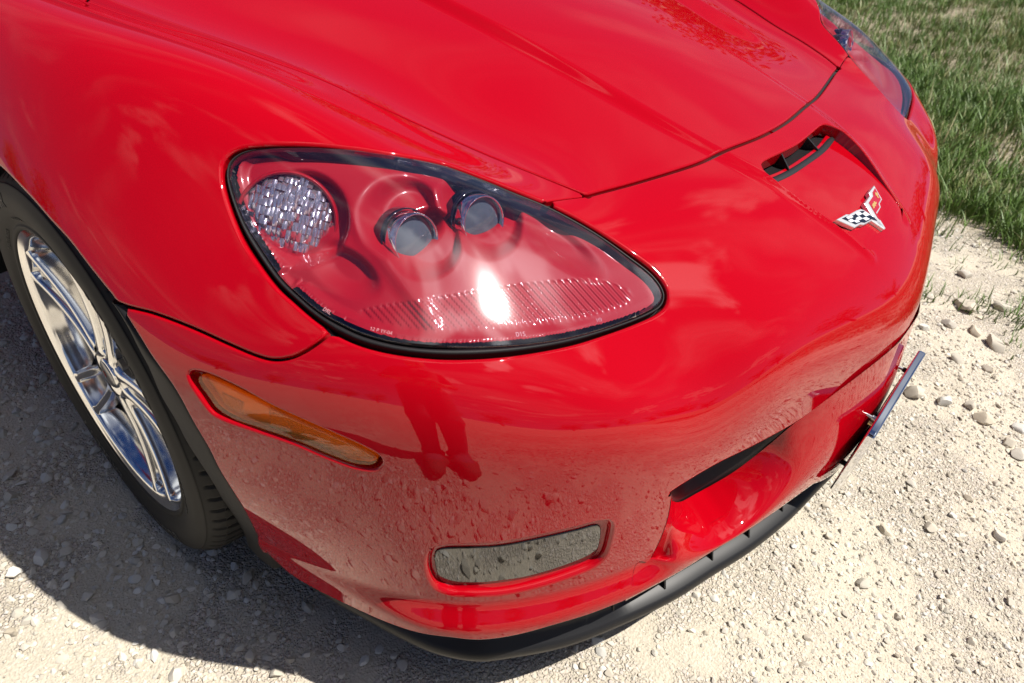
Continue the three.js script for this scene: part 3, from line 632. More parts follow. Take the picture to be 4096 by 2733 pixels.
for (const s of [-1, 1]) {
  const m = s < 0 ? g => g : mirrored;
  const k = part('side_marker', car, s < 0 ? 'long amber side marker below the headlight' : 'amber side marker on the grass side');
  mesh('surround', m(marker.surround), paint, k); mesh('lens', m(marker.lens), amber, k); mesh('reflector', m(marker.reflector), amberBack, k); mesh('rim', m(marker.rim), amberTop, k);
  const f = part('fog_lamp', car, s < 0 ? 'smoked fog lamp cover low in the bumper' : 'smoked fog lamp cover on the grass side');
  mesh('pocket', m(fog.pocket), paint, f); mesh('lens', m(fog.lens), smoke, f);
}
// ------------------------------------------------------------------ black strips seen in the gaps between panels
function ribbon(line, w, off) { const n = line.length; return gridGeo([-1, 0, 1].map(s => line.map((P, i) => { const a = line[Math.max(0, i - 1)], b = line[Math.min(n - 1, i + 1)], t = V(b).sub(V(a)).normalize(), g = V(gradF(...P)), o = t.cross(g).normalize().multiplyScalar(s * w / 2); return inward([P[0] + o.x, P[1] + o.y, P[2] + o.z], off); })), false); }
{
  const half = [ribbon(hoodFront.filter(p => p[0] <= 0.001), 0.026, 0.0095), ribbon(hoodSide.concat(hoodBack), 0.026, 0.012), ribbon(fenderGap, 0.024, 0.011), ribbon(seamLine, 0.018, 0.008)];
  mesh('gap_seal', both(join(half)), rubber, car);
}
// ------------------------------------------------------------------ slot in the nose, its black vane insert
{
  const g = part('nose_duct', car, 'black air duct with two vanes in the nose');
  const front = evenly(rampFront, 30, false).map(P => inward(P, rampDepth(P[2]) - 0.0005));
  const rear = evenly(ventLip.concat(ventSide.slice(1, 3)), 30, false).map(P => inward(P, 0.010));
  const n = front.length, half = t => front.map((a, i) => [0, 1, 2].map(c => lerp(a[c], rear[i][c], t)));
  const dip = (rows, d) => rows.map((P, i) => inward(P, d));
  const strip = join([gridGeo([half(0), dip(half(0.03), -0.0016), dip(half(0.22), -0.001), dip(half(0.32), 0.002), dip(half(0.72), 0.013), dip(half(1.1), 0.02)], false)]);
  mesh('insert', both(strip), satinBlack, g);
  for (const s of [-1, 1]) {
    const i = Math.round(n * 0.48), A = front[i], B = rear[i], P = t => [0, 1, 2].map(c => lerp(A[c], B[c], t));
    const q = [P(0.28), P(1.0)], up = gradF(...A), top = [inward(P(0.28), -0.0005), inward(P(1.0), -0.004)], low = [inward(q[0], 0.012), inward(q[1], 0.024)];
    const pts = [], w = 0.0016; for (const sx of [-w, w]) for (const p of [low[0], low[1], top[1], top[0]]) pts.push([p[0] + sx, p[1], p[2]]);
    const ix = [0, 1, 2, 0, 2, 3, 4, 6, 5, 4, 7, 6, 0, 3, 7, 0, 7, 4, 3, 2, 6, 3, 6, 7, 1, 5, 6, 1, 6, 2], geo = new THREE.BufferGeometry();
    geo.setAttribute('position', new THREE.Float32BufferAttribute(ix.map(k => pts[k].map((x, c) => c === 0 && s > 0 ? -x : x)).flat(), 3)); geo.computeVertexNormals();
    mesh('vane', geo, satinBlack, g);
  }
}
// ------------------------------------------------------------------ lower grille behind the slot
{
  const A = evenly(chinTop.filter(P => P[0] < -0.24), 60, false).map(P => inward(P, 0.001));
  const g = gridGeo([A.map(P => [P[0], P[1] - 0.020, P[2] - 0.004]), A.map(P => [P[0], P[1] + 0.001, P[2] - 0.001]), A.map(P => [P[0], P[1] + 0.010, P[2] - 0.004]), A.map(P => [P[0], P[1] + 0.018, P[2] - 0.012]), A.map(P => [P[0], P[1] + 0.045, P[2] - 0.030]), A.map(P => [P[0], P[1] + 0.12, P[2] - 0.04])], false);
  for (const sd of [-1, 1]) mesh('grille_insert', sd < 0 ? g : mirrored(g), satinBlack, car, sd < 0 ? 'black grille behind the slot above the chin' : 'black grille in the slot on the grass side');
}
// ------------------------------------------------------------------ black splitter along the bottom, with ribs
{
  const outPx = [[1040, 2196], [1073, 2222], [1227, 2327], [1321, 2388], [1461, 2467], [1601, 2542], [1741, 2603], [1912, 2635], [2046, 2621], [2270, 2576], [2500, 2487], [2704, 2389], [2857, 2292], [3010, 2195], [3163, 2072], [3286, 1945]];
  const yOut = 0.125, outer = curve(outPx, 8).map(p => pxPlane(p[0], p[1], 1, yOut)), e = outer[outer.length - 1];
  outer.push(...curve([e, [(e[0]) / 2, yOut, e[2] + 0.006], [0, yOut, e[2] + 0.009]], 8).slice(1));
  const n = 150, O = evenly(outer, n, false), red = evenly(redLip.concat(redLip2.slice(1)).map(p => [Math.min(p[0], 0), p[1], p[2]]), n, false);
  // inward direction in plan
  const D = O.map((P, i) => { const a = O[Math.max(0, i - 1)], b = O[Math.min(n - 1, i + 1)], tx = b[0] - a[0], tz = b[2] - a[2], l = Math.hypot(tx, tz) || 1; return i === n - 1 ? [0, -1] : [tz / l, -tx / l]; });
  const R = O.map(P => { let best = red[0], bd = 9; for (const q of red) { const d = Math.hypot(q[0] - P[0], q[2] - P[2]); if (d < bd) { bd = d; best = q; } } return best; });
  const sec = (d, y) => O.map((P, i) => [P[0] + D[i][0] * d, y, P[2] + D[i][1] * d]);
  const slotOpen = i => sstep(0.60, 0.56, -O[i][0]);        // towards the middle the splitter stands clear of the bumper
  const rise = O.map((P, i) => lerp(0.158, 0.148, slotOpen(i)));
  const rows = [sec(0.05, 0.112), sec(0.012, 0.108), sec(0.004, 0.110), sec(0.0, 0.116), sec(-0.0005, 0.124), sec(0.002, 0.130), sec(0.006, 0.134),
    O.map((P, i) => [P[0] + D[i][0] * 0.016, lerp(0.143, 0.139, slotOpen(i)), P[2] + D[i][1] * 0.016]),
    O.map((P, i) => [P[0] + D[i][0] * lerp(0.024, 0.030, slotOpen(i)), rise[i] - 0.004, P[2] + D[i][1] * lerp(0.024, 0.030, slotOpen(i))]),
    O.map((P, i) => { const k = slotOpen(i), q = inward(R[i], 0.008); return [lerp(q[0], P[0] + D[i][0] * 0.033, k), lerp(R[i][1] - 0.003, rise[i] - 0.006, k), lerp(q[2], P[2] + D[i][1] * 0.033, k)]; }),
    O.map((P, i) => { const k = slotOpen(i), q = inward(R[i], 0.02); return [lerp(q[0], P[0] + D[i][0] * 0.035, k), lerp(R[i][1] + 0.01, 0.12, k), lerp(q[2], P[2] + D[i][1] * 0.035, k)]; })];
  const g = part('splitter', car, 'black plastic splitter along the bottom of the bumper');
  const geo = gridGeo(rows, false);
  const cutAt = [0.60];                                     // joint between the outer and the middle piece
  mesh('blade', both(geo), satinBlack, g);
  // dark undertray behind the open slot
  const tray = gridGeo([R.map((q, i) => { const P = inward(q, 0.014); return [P[0], P[1] + 0.012, P[2]]; }), R.map((q, i) => { const P = inward(q, 0.055); return [P[0], 0.175, P[2]]; }), O.map((P, i) => [P[0] * 0.8, 0.17, P[2] * 0.8])], false);
  mesh('undertray', both(tray), blackPlastic, g);
  const ribPx = [[2470, 2450], [2682, 2362], [2862, 2256], [3005, 2150], [3140, 2050]];
  for (const s of [-1, 1]) for (const [u, v] of ribPx) {
    const P = pxPlane(u, v, 1, 0.142); let i = 0, bd = 9; O.forEach((q, k) => { const d = Math.hypot(q[0] - P[0], q[2] - P[2]); if (d < bd) { bd = d; i = k; } });
    const sh = new THREE.Shape(); sh.moveTo(0.012, 0.006); sh.lineTo(0.05, 0.006); sh.lineTo(0.05, 0.06); sh.lineTo(0.031, 0.06); sh.closePath();
    const r = new THREE.ExtrudeGeometry(sh, { depth: 0.003, bevelEnabled: false }); r.translate(0, 0, -0.0015);
    const X = new THREE.Vector3(D[i][0], 0, D[i][1]), Y = new THREE.Vector3(0, 1, 0), Z = new THREE.Vector3().crossVectors(X, Y);
    r.applyMatrix4(new THREE.Matrix4().makeBasis(X, Y, Z).setPosition(O[i][0], 0.128, O[i][2]));
    mesh('rib', s < 0 ? r : mirrored(plain(r)), satinBlack, g);
  }
}
// ------------------------------------------------------------------ wheel-arch liner with its deflector in front of the tyre
{
  const arch = evenly(back(archLow).concat(archUp.slice(1)).concat(archBack), 160, false);
  const inn = (P, d, dr = 0) => { const r = Math.hypot(P[1] - 0.322, P[2]); return [P[0] + d, 0.322 + (P[1] - 0.322) * (r + dr) / r, P[2] * (r + dr) / r]; };
  const rows = [[0.006, 0.003], [0.012, 0.002], [0.03, 0.006], [0.08, 0.012], [0.36, 0.015]].map(([d, dr]) => arch.map(P => inn(P, d, dr)));
  const back0 = arch.map(P => [P[0] + 0.36, 0.322 + (P[1] - 0.322) * 0.2, P[2] * 0.2]); rows.push(back0);
  const m = gridGeo(rows, false);
  const lo = evenly(archLow.slice(Math.floor(archLow.length * 0.05)), 60, false), bottom = lo[lo.length - 1];
  const flapLine = lo.concat([[bottom[0] + 0.002, bottom[1] - 0.02, bottom[2] + 0.000], [bottom[0] + 0.004, bottom[1] - 0.05, bottom[2] - 0.002]]);
  const k = flapLine.length, wid = i => lerp(0.012, 0.062, sstep(0, 0.35, i / k));
  const row = (dx, dz, kx = 0, kz = 0) => flapLine.map((P, i) => [P[0] + dx + wid(i) * kx, P[1], P[2] + dz - wid(i) * kz]);
  const flap = gridGeo([row(0.012, 0.004), row(0.0035, -0.001), row(0.001, -0.006), row(0.000, 0, -0.03, 0.5), row(0.000, 0, -0.03, 1), row(0.004, -0.004, 0, 1), row(0.03, -0.004, 0, 0.95), row(0.09, 0, 0, 0.4), row(0.09, 0.01)], false);
  for (const s of [-1, 1]) { const f = s < 0 ? g => g : mirrored; mesh('wheel_liner', f(m), blackPlastic, car); mesh('air_deflector', f(flap), blackPlastic, car, s < 0 ? 'black air deflector in front of the tyre' : 'black air deflector on the grass side'); }
}
// ------------------------------------------------------------------ crossed-flags badge on the nose
{
  const P0 = pxBody(3480, 880, 0), n0 = gradF(...P0); n0[0] = 0; const M = frameAt([0, P0[1], P0[2]], n0, [0, 1, -0.2]), inv = M.clone().invert();
  const off = pxBody(3540, 912, 0); void off;
  const origin = V([0, P0[1], P0[2]]), nn = V(n0).normalize();
  const flat = ([u, v], h = 0.006) => { const d = V(pxRay(u, v)), t = (origin.clone().addScaledVector(nn, h).sub(camera.position).dot(nn)) / d.dot(nn); const q = camera.position.clone().addScaledVector(d, t).applyMatrix4(inv); return [q.x, q.y]; };
  const z = ([a, b]) => flat([3000 + a * 0.38265, 400 + b * 0.38265]);
  const R = [[905, 1250], [1010, 1192], [1040, 1195], [1120, 1150], [1160, 1138], [1195, 1150], [1310, 1225], [1422, 1342], [1408, 1352], [1275, 1262], [1195, 1305], [1160, 1300], [1100, 1335]].map(z);
  const L = [[1300, 893], [1385, 1040], [1360, 1085], [1372, 1122], [1330, 1195], [1420, 1340], [1345, 1305], [1200, 1080], [1258, 1000], [1245, 968]].map(z);
  const badge = part('badge', car, 'chrome crossed-flags badge on the nose');
  const ext = (pts, depth, bevel, lift) => { const s = new THREE.Shape(pts.map(p => new THREE.Vector2(...p))); const g = new THREE.ExtrudeGeometry(s, { depth, bevelEnabled: bevel > 0, bevelThickness: bevel, bevelSize: bevel, bevelOffset: -bevel, bevelSegments: 2 }); g.translate(0, 0, lift); g.applyMatrix4(M); return g; };
  const cen = pts => { const c = [0, 0]; for (const p of pts) { c[0] += p[0] / pts.length; c[1] += p[1] / pts.length; } return c; };
  const silver = std({ color: col(0.80, 0.80, 0.80), metalness: 0.85, roughness: 0.38 });
  mesh('flag_frame', ext(R, 0.0058, 0.0012, -0.001), silver, badge); mesh('flag_frame', ext(L, 0.0058, 0.0012, -0.001), silver, badge);
  const enamelBlack = phys({ color: col(0.004, 0.005, 0.010), roughness: 0.2, clearcoat: 1, clearcoatRoughness: 0.03 }), enamelWhite = phys({ color: col(0.62, 0.64, 0.68), roughness: 0.25, clearcoat: 1, clearcoatRoughness: 0.05 });
  const enamelRed = phys({ color: col(0.40, 0.004, 0.016), roughness: 0.25, clearcoat: 1, clearcoatRoughness: 0.05 }), gold = std({ color: col(0.75, 0.50, 0.18), metalness: 0.7, roughness: 0.35 });
  const top = 0.0058 + 0.0012 - 0.001;
  const inR = [[960, 1240], [1040, 1205], [1070, 1212], [1150, 1165], [1180, 1160], [1300, 1235], [1330, 1268], [1270, 1248], [1200, 1285], [1160, 1280], [1105, 1303]].map(z);
  const inL = [[1305, 922], [1368, 1040], [1342, 1088], [1355, 1122], [1318, 1180], [1360, 1260], [1335, 1235], [1240, 1075], [1288, 1005], [1280, 968]].map(z);
  mesh('flag_field', ext(inR, 0.0006, 0, top), enamelBlack, badge); mesh('flag_field', ext(inL, 0.0006, 0, top), enamelRed, badge);
  // white squares of the chequered flag
  const sq = [[[1000, 1228], [1048, 1206], [1078, 1228], [1022, 1250]], [[1022, 1262], [1060, 1245], [1090, 1272], [1050, 1283]], [[1098, 1190], [1142, 1172], [1172, 1195], [1128, 1215]], [[1168, 1190], [1205, 1170], [1248, 1205], [1208, 1220]], [[1100, 1240], [1140, 1218], [1175, 1245], [1132, 1262]], [[1172, 1240], [1210, 1225], [1250, 1248], [1210, 1265]], [[1080, 1265], [1112, 1252], [1148, 1275], [1110, 1288]]];
  for (const s of sq) mesh('flag_square', ext(s.map(z), 0.0004, 0, top + 0.0006), enamelWhite, badge);
  const bow = [[1278, 1085], [1290, 1078], [1285, 1068], [1300, 1062], [1305, 1074], [1318, 1068], [1320, 1090], [1308, 1097], [1315, 1112], [1300, 1115], [1298, 1135], [1284, 1138], [1284, 1122], [1272, 1108]].map(z);
  const lily = [[1300, 965], [1312, 975], [1322, 970], [1335, 990], [1332, 1005], [1350, 1030], [1330, 1025], [1318, 1005], [1310, 1000]].map(z);
  mesh('flag_emblem', ext(bow, 0.0005, 0, top + 0.0006), gold, badge); mesh('flag_emblem', ext(lily, 0.0005, 0, top + 0.0006), gold, badge);
}
// ------------------------------------------------------------------ number-plate frame on its bolts
{
  const g = part('plate_frame', car, 'bare chrome number-plate frame standing off the bumper');
  const A = new THREE.Vector3(0.1545, 0.3300, 0.9305), B = new THREE.Vector3(-0.1545, 0.3305, 0.9330), C = new THREE.Vector3(-0.1500, 0.1800, 0.9262);
  const X = A.clone().sub(B).normalize(), Yd = B.clone().sub(C), Hh = Yd.length(); const Zn = new THREE.Vector3().crossVectors(X, Yd).normalize(), Y = new THREE.Vector3().crossVectors(Zn, X);
  const M = new THREE.Matrix4().makeBasis(X, Y, Zn).setPosition(B.clone().add(A).multiplyScalar(0.5).addScaledVector(Y, -Hh / 2));
  const w = A.distanceTo(B), h = Hh, rd = 0.012;
  const rect = (s, w, h, r) => { s.moveTo(-w / 2 + r, -h / 2); s.lineTo(w / 2 - r, -h / 2); s.quadraticCurveTo(w / 2, -h / 2, w / 2, -h / 2 + r); s.lineTo(w / 2, h / 2 - r); s.quadraticCurveTo(w / 2, h / 2, w / 2 - r, h / 2); s.lineTo(-w / 2 + r, h / 2); s.quadraticCurveTo(-w / 2, h / 2, -w / 2, h / 2 - r); s.lineTo(-w / 2, -h / 2 + r); s.quadraticCurveTo(-w / 2, -h / 2, -w / 2 + r, -h / 2); return s; };
  const ring = rect(new THREE.Shape(), w, h, rd); ring.holes.push(rect(new THREE.Path(), w - 0.024, h - 0.03, rd * 0.6));
  const fr = new THREE.ExtrudeGeometry(ring, { depth: 0.007, bevelEnabled: true, bevelThickness: 0.0035, bevelSize: 0.0032, bevelOffset: -0.0032, bevelSegments: 5, curveSegments: 8 }); fr.translate(0, 0, -0.0035); fr.applyMatrix4(M); mesh('rim', fr, chrome, g);
  const pl = new THREE.ExtrudeGeometry(rect(new THREE.Shape(), w - 0.006, h - 0.006, rd), { depth: 0.0012, bevelEnabled: false }); pl.translate(0, 0, -0.0045); pl.applyMatrix4(M); mesh('plate', pl, std({ color: col(0.55, 0.56, 0.58), metalness: 0.9, roughness: 0.3 }), g);
  const zinc = std({ color: col(0.5, 0.5, 0.5), metalness: 1, roughness: 0.32 }), brass = std({ color: col(0.75, 0.55, 0.25), metalness: 1, roughness: 0.3 });
  for (const [x, y] of [[-0.089, 0.058], [0.089, 0.058], [-0.089, -0.058], [0.089, -0.058]]) {
    const shaft = []; for (let k = 0; k <= 36; k++) shaft.push(new THREE.Vector2(0.0024 + (k % 2 ? 0.0006 : 0), k * 0.0008));
    const b = new THREE.LatheGeometry(shaft, 12); b.rotateX(-Math.PI / 2); b.translate(x, y, -0.003); b.applyMatrix4(M); mesh('bolt', b, zinc, g);
    const nut = new THREE.CylinderGeometry(0.0052, 0.0052, 0.006, 6); nut.rotateX(Math.PI / 2); nut.translate(x, y, -0.0095); nut.applyMatrix4(M); mesh('nut', nut, x < 0 && y > 0 ? zinc : blackPlastic, g);
  }
  const spacer = new THREE.CylinderGeometry(0.0035, 0.0035, 0.008, 12); spacer.rotateX(Math.PI / 2); spacer.translate(-0.094, 0.049, -0.009); spacer.applyMatrix4(M); mesh('spacer', spacer, brass, g);
}
// ------------------------------------------------------------------ front wheels
const tyreRubber = phys({ color: col(0.0105, 0.0100, 0.0090), roughness: 0.66, specularIntensity: 0.55 });
const tyreLetter = std({ color: col(0.030, 0.029, 0.026), roughness: 0.6 });
const font = await new FontLoader().loadAsync('fonts/droid/droid_sans_bold.typeface.json');
{
  const lathe = (pr, seg) => { const g = new THREE.LatheGeometry(pr.map(p => new THREE.Vector2(...p)), seg); g.rotateX(Math.PI / 2); return plain(g); };
  const smooth = (pts, n) => curve(pts, n);
  // side view of the tyre: radius, distance outwards from the rim face
  const side = smooth([[.233, -.006], [.237, .002], [.2425, .0035], [.2455, .0015], [.250, .0025], [.262, .008], [.275, .0102], [.288, .0092], [.298, .0058], [.304, .0030], [.3045, .0015], [.309, -.0030], [.3155, -.011], [.3195, -.020]], 4);
  const tread = []; for (let k = 0; k <= 34; k++) { const t = k / 34, w = lerp(-.0205, -.2445, t), c = (t - 0.5) * 2; tread.push([.3252 - .0050 * c * c * c * c - .0008 * c * c, w, t]); }
  const inner = [[.3155, -.254], [.300, -.268], [.275, -.275], [.25, -.268], [.233, -.255]];
  const seg = 600, prof = [...side.map(p => [...p, -1]), ...tread, ...inner.map(p => [...p, -1])];
  const rows = prof.map(([r, z, t]) => { const row = []; for (let i = 0; i < seg; i++) {
    const a = i / seg * Math.PI * 2; let rad = r;
    if (t >= 0) {
      for (const g of [0.24, 0.42, 0.60, 0.78]) if (Math.abs(t - g) < 0.026) rad -= 0.0065;
      const skew = t < 0.24 ? Math.pow(t / 0.24, 1.6) * 0.35 : t < 0.78 ? 0.35 + (t - 0.24) * 1.4 : 1.1 + (t - 0.78), ph = (a / (2 * Math.PI) * 75 + skew) % 1;
      if (t > 0.006 && Math.abs(ph - 0.5) < 0.10) rad -= t < 0.24 || t > 0.78 ? 0.0085 : 0.005;
    } else if (r > .307 && z > -.03) { const ph = (a / (2 * Math.PI) * 75) % 1; if (Math.abs(ph - 0.5) < 0.10) rad -= 0.0065 * sstep(.307, .3165, r); }
    row.push([Math.cos(a) * rad, Math.sin(a) * rad, z]);
  } return row; });
  const tyreG = gridGeo(rows.reverse(), true);
  const letters = [];
  function around(text, a0, r, size, stretch = 1, z = .0095, h = 0.0012) {   // raised letters along a circle, clockwise from angle a0 (degrees)
    let a = a0 * Math.PI / 180;
    for (const c of text) {
      if (c === ' ') { a -= size * 0.6 / r; continue; }
      const g = new TextGeometry(c, { font, size, depth: h, curveSegments: 3, bevelEnabled: false }); g.computeBoundingBox(); const w = g.boundingBox.max.x * stretch; g.scale(stretch, 1, 1);
      const P = g.attributes.position; for (let i = 0; i < P.count; i++) { const x = P.getX(i), y = r + P.getY(i), b = a - x / r, zz = P.getZ(i) + zAt(y); P.setXYZ(i, Math.cos(b) * y, Math.sin(b) * y, zz); }
      g.computeVertexNormals(); letters.push(g); a -= (w + size * 0.14) / r;
    }
  }
  const zAt = r => { for (let i = 1; i < side.length; i++) if (side[i][0] >= r && side[i - 1][0] <= r) return lerp(side[i - 1][1], side[i][1], (r - side[i - 1][0]) / (side[i][0] - side[i - 1][0] || 1)) - 0.0003; return 0.002; };
  around('GOODYEAR', 152, .272, .0205, 1.22); around('P275/35ZR18', 61, .263, .0125, 1.5); around('(87Y)', 21, .262, .0085, 1.3); around('TPC SPEC 1286', 3, .262, .0072, 1.3); around('GOODYEAR', -52, .272, .0205, 1.22);
  around('EAGLE F1', -100, .262, .016, 1.3); around('TUBELESS RADIAL', 150, .252, .0045, 1.2); around('MADE IN USA', 118, .252, .0045, 1.2);
  const lettersG = join(letters);
  const rimG = lathe(smooth([[.2335, -.012], [.2385, -.004], [.2405, -.0005], [.2395, .0012], [.2365, .0005], [.232, -.0015], [.226, -.004], [.2225, -.0075], [.2205, -.015], [.217, -.03], [.214, -.06], [.2115, -.12], [.213, -.19], [.222, -.235]], 4), 160);
  // a spoke: a slim blade, one of each pair, from the hub out to the rim
  function spokeGeo(s) {
    const n = 26, sec = 9, rowsS = [];
    for (let i = 0; i <= n; i++) {
      const t = i / n, r = lerp(.040, .2265, t), c = s * lerp(.0155, .0345, Math.pow(t, 1.25)), flareW = 1 + 1.3 * Math.pow(Math.max(0, (t - 0.88) / 0.12), 2) + 0.8 * Math.pow(Math.max(0, (0.12 - t) / 0.12), 2);
      const w = lerp(.0085, .0062, t) * flareW, z = -.0145 + .0105 * t * t * (1.05 - 0.1 * t) - .004 * Math.sin(Math.PI * t), d = lerp(.040, .026, t), row = [];
      for (const [u, v] of [[-1.5, -1], [-1.25, -0.45], [-1.02, -0.12], [-0.72, -0.02], [0, 0.0], [0.72, -0.02], [1.02, -0.12], [1.25, -0.45], [1.5, -1]]) row.push([r, c + u * w, z + v * d]);
      rowsS.push(row);
    }
    const g = gridGeo(rowsS, false); return g;
  }
  const spokes = [spokeGeo(1), spokeGeo(-1)];
  const hubG = lathe(smooth([[0, -.0135], [.012, -.0133], [.020, -.0138], [.0245, -.0150], [.0262, -.0175], [.0275, -.0215], [.031, -.0222], [.036, -.0190], [.041, -.0165], [.047, -.0172], [.051, -.024], [.053, -.05]], 3), 80);
  const capG = lathe(smooth([[0, -.0108], [.010, -.0109], [.018, -.0118], [.0222, -.0132], [.0235, -.0160]], 3), 64);
  const discG = lathe([[.06, -.125], [.176, -.125], [.178, -.127], [.178, -.150], [.176, -.152], [.06, -.152]], 90);
  const caliperG = new RoundedBoxGeometry(0.10, 0.22, 0.10, 4, 0.02); caliperG.translate(-0.150, 0.02, -0.135);
  const lugG = new THREE.CylinderGeometry(.0095, .0100, .022, 6); lugG.rotateX(Math.PI / 2);
  const boreG = new THREE.CylinderGeometry(.0135, .0125, .030, 24, 1, true); boreG.rotateX(Math.PI / 2);
  const redMark = std({ color: col(0.35, 0.01, 0.01), roughness: 0.4 }), iron = std({ color: col(0.16, 0.155, 0.15), metalness: 0.9, roughness: 0.45 }), dark = std({ color: col(0.03, 0.03, 0.03), roughness: 0.6 });
  function wheel(s, label) {
    const w = part('wheel', car, label);
    mesh('tyre', tyreG, tyreRubber, w); mesh('tyre_lettering', lettersG, tyreLetter, w); mesh('rim', rimG, polished, w); mesh('hub', hubG, polished, w); mesh('hub_cap', capG, std({ color: col(0.25, 0.25, 0.26), metalness: 1, roughness: 0.25 }), w);
    const flag = new THREE.BoxGeometry(.010, .0022, .0006); flag.rotateZ(-1.1); flag.translate(-.001, .002, -.0104); mesh('cap_mark', flag, redMark, w);
    for (let k = 0; k < 5; k++) for (let j = 0; j < 2; j++) { const m = mesh('spoke', spokes[j], polished, w); m.rotation.z = (151 - 72 * k) * Math.PI / 180; }
    for (let k = 0; k < 5; k++) { const a = (151 + 36 - 72 * k) * Math.PI / 180; const m = mesh('lug_nut', lugG, iron, w); m.position.set(Math.cos(a) * .060, Math.sin(a) * .060, -.034); }
    mesh('brake_disc', discG, iron, w); mesh('brake_caliper', caliperG, redMark, w);
    w.position.set(s * 0.929, 0.3225, 0);
    const Z = new THREE.Vector3(s, 0, s * -0.029 * -1).normalize(), Y = new THREE.Vector3(0, 1, 0), X = new THREE.Vector3().crossVectors(Y, Z);
    w.quaternion.setFromRotationMatrix(new THREE.Matrix4().makeBasis(X, Y, Z));
    return w;
  }
  wheel(-1, 'polished split-spoke wheel in the shade of the fender'); wheel(1, 'polished split-spoke wheel on the grass side');
}
// ------------------------------------------------------------------ the rest of the car, behind the front fenders
{
  const z0 = -0.735, n = 60, sec = [];
  for (let i = 0; i <= n; i++) {                          // right half of the section from the sill over the top to the middle
    const a = lerp(-1.66, 0, i / n), d = [Math.sin(a), Math.cos(a)]; let lo = 0.2, hi = 1.6;
    for (let k = 0; k < 40; k++) { const m = (lo + hi) / 2; if (F(d[0] * m, 0.35 + d[1] * m, z0) < 0) lo = m; else hi = m; }
    sec.push([d[0] * lo, 0.35 + d[1] * lo]);
  }
  const wide = new Spline([[-.735, 1], [-1.2, .975], [-1.8, .97], [-2.5, 1.015], [-3.0, 1.0], [-3.35, .93], [-3.5, .84]]), high = new Spline([[-.735, 0], [-1.0, .012], [-1.6, .02], [-2.3, .045], [-2.8, .09], [-3.3, .10], [-3.5, .07]]);
  const rowsZ = []; for (let z = z0; z > -3.5; z -= 0.06) rowsZ.push(z); rowsZ.push(-3.5);
  const side = rowsZ.map(z => sec.map(([x, y]) => [x * wide.at(z), y + high.at(z) * sstep(0.35, 0.75, y), z]));
  const tail = sec.map(([x, y]) => [x * 0.5, lerp(0.55, y, 0.6), -3.56]), mid = sec.map(() => [0, 0.6, -3.57]);
  const g = gridGeo([...side, tail, mid], false);
  mesh('rear_body', both(g), paint, car, 'red doors and rear body behind the front fenders');
  // cabin: windscreen, roof and rear glass as one low canopy
  const top = new Spline([[-.70, .84], [-.9, .955], [-1.15, 1.11], [-1.4, 1.215], [-1.65, 1.245], [-1.95, 1.225], [-2.3, 1.15], [-2.7, 1.05], [-3.1, .955]]), half = new Spline([[-.70, .60], [-1.0, .70], [-1.6, .74], [-2.2, .70], [-2.7, .60], [-3.1, .45]]);
  const rows = []; for (let z = -.70; z >= -3.1; z -= .08) { const r = []; for (let i = 0; i <= 20; i++) { const t = i / 20, w = half.at(z), h = top.at(z), b = 0.80; r.push([-w * Math.cos(t * Math.PI / 2) ** 0.55, lerp(b, h, Math.sin(t * Math.PI / 2) ** 0.8), z]); } rows.push(r); }
  mesh('canopy', both(gridGeo(rows, false)), glossBlack, car, 'dark glass cabin of the car');
}
// ------------------------------------------------------------------ gravel ground, one sheet out to the horizon
const grassEdge = z => { const k = new Spline([[-6, 3.6], [-2, 2.9], [0, 2.25], [.5, 1.84], [.71, 1.60], [.89, 1.42], [1.06, 1.32], [1.6, 1.24], [3, 1.6], [6, 2.2]]); return k.at(clamp(z, -30, 30)); };
const edgeTable = []; for (let i = 0; i <= 1200; i++) edgeTable.push(grassEdge(-30 + i * 0.05));
const edgeAt = z => edgeTable[clamp(Math.round((z + 30) / 0.05), 0, 1200)];
const inGrass = (x, z) => x - edgeAt(z) + 0.26 * (fbm(x * 3.1, z * 3.1, 4.5, 3) - 0.5) * 2;      // > 0 in the grass
const groundY = (x, z) => 0.012 * (fbm(x * 2.2, z * 2.2, 1.3, 3) - 0.5) + 0.006 * (noise3(x * 13, z * 13, 2.2) - 0.5) + 0.0035 * (noise3(x * 41, z * 41, 5.2) - 0.5);
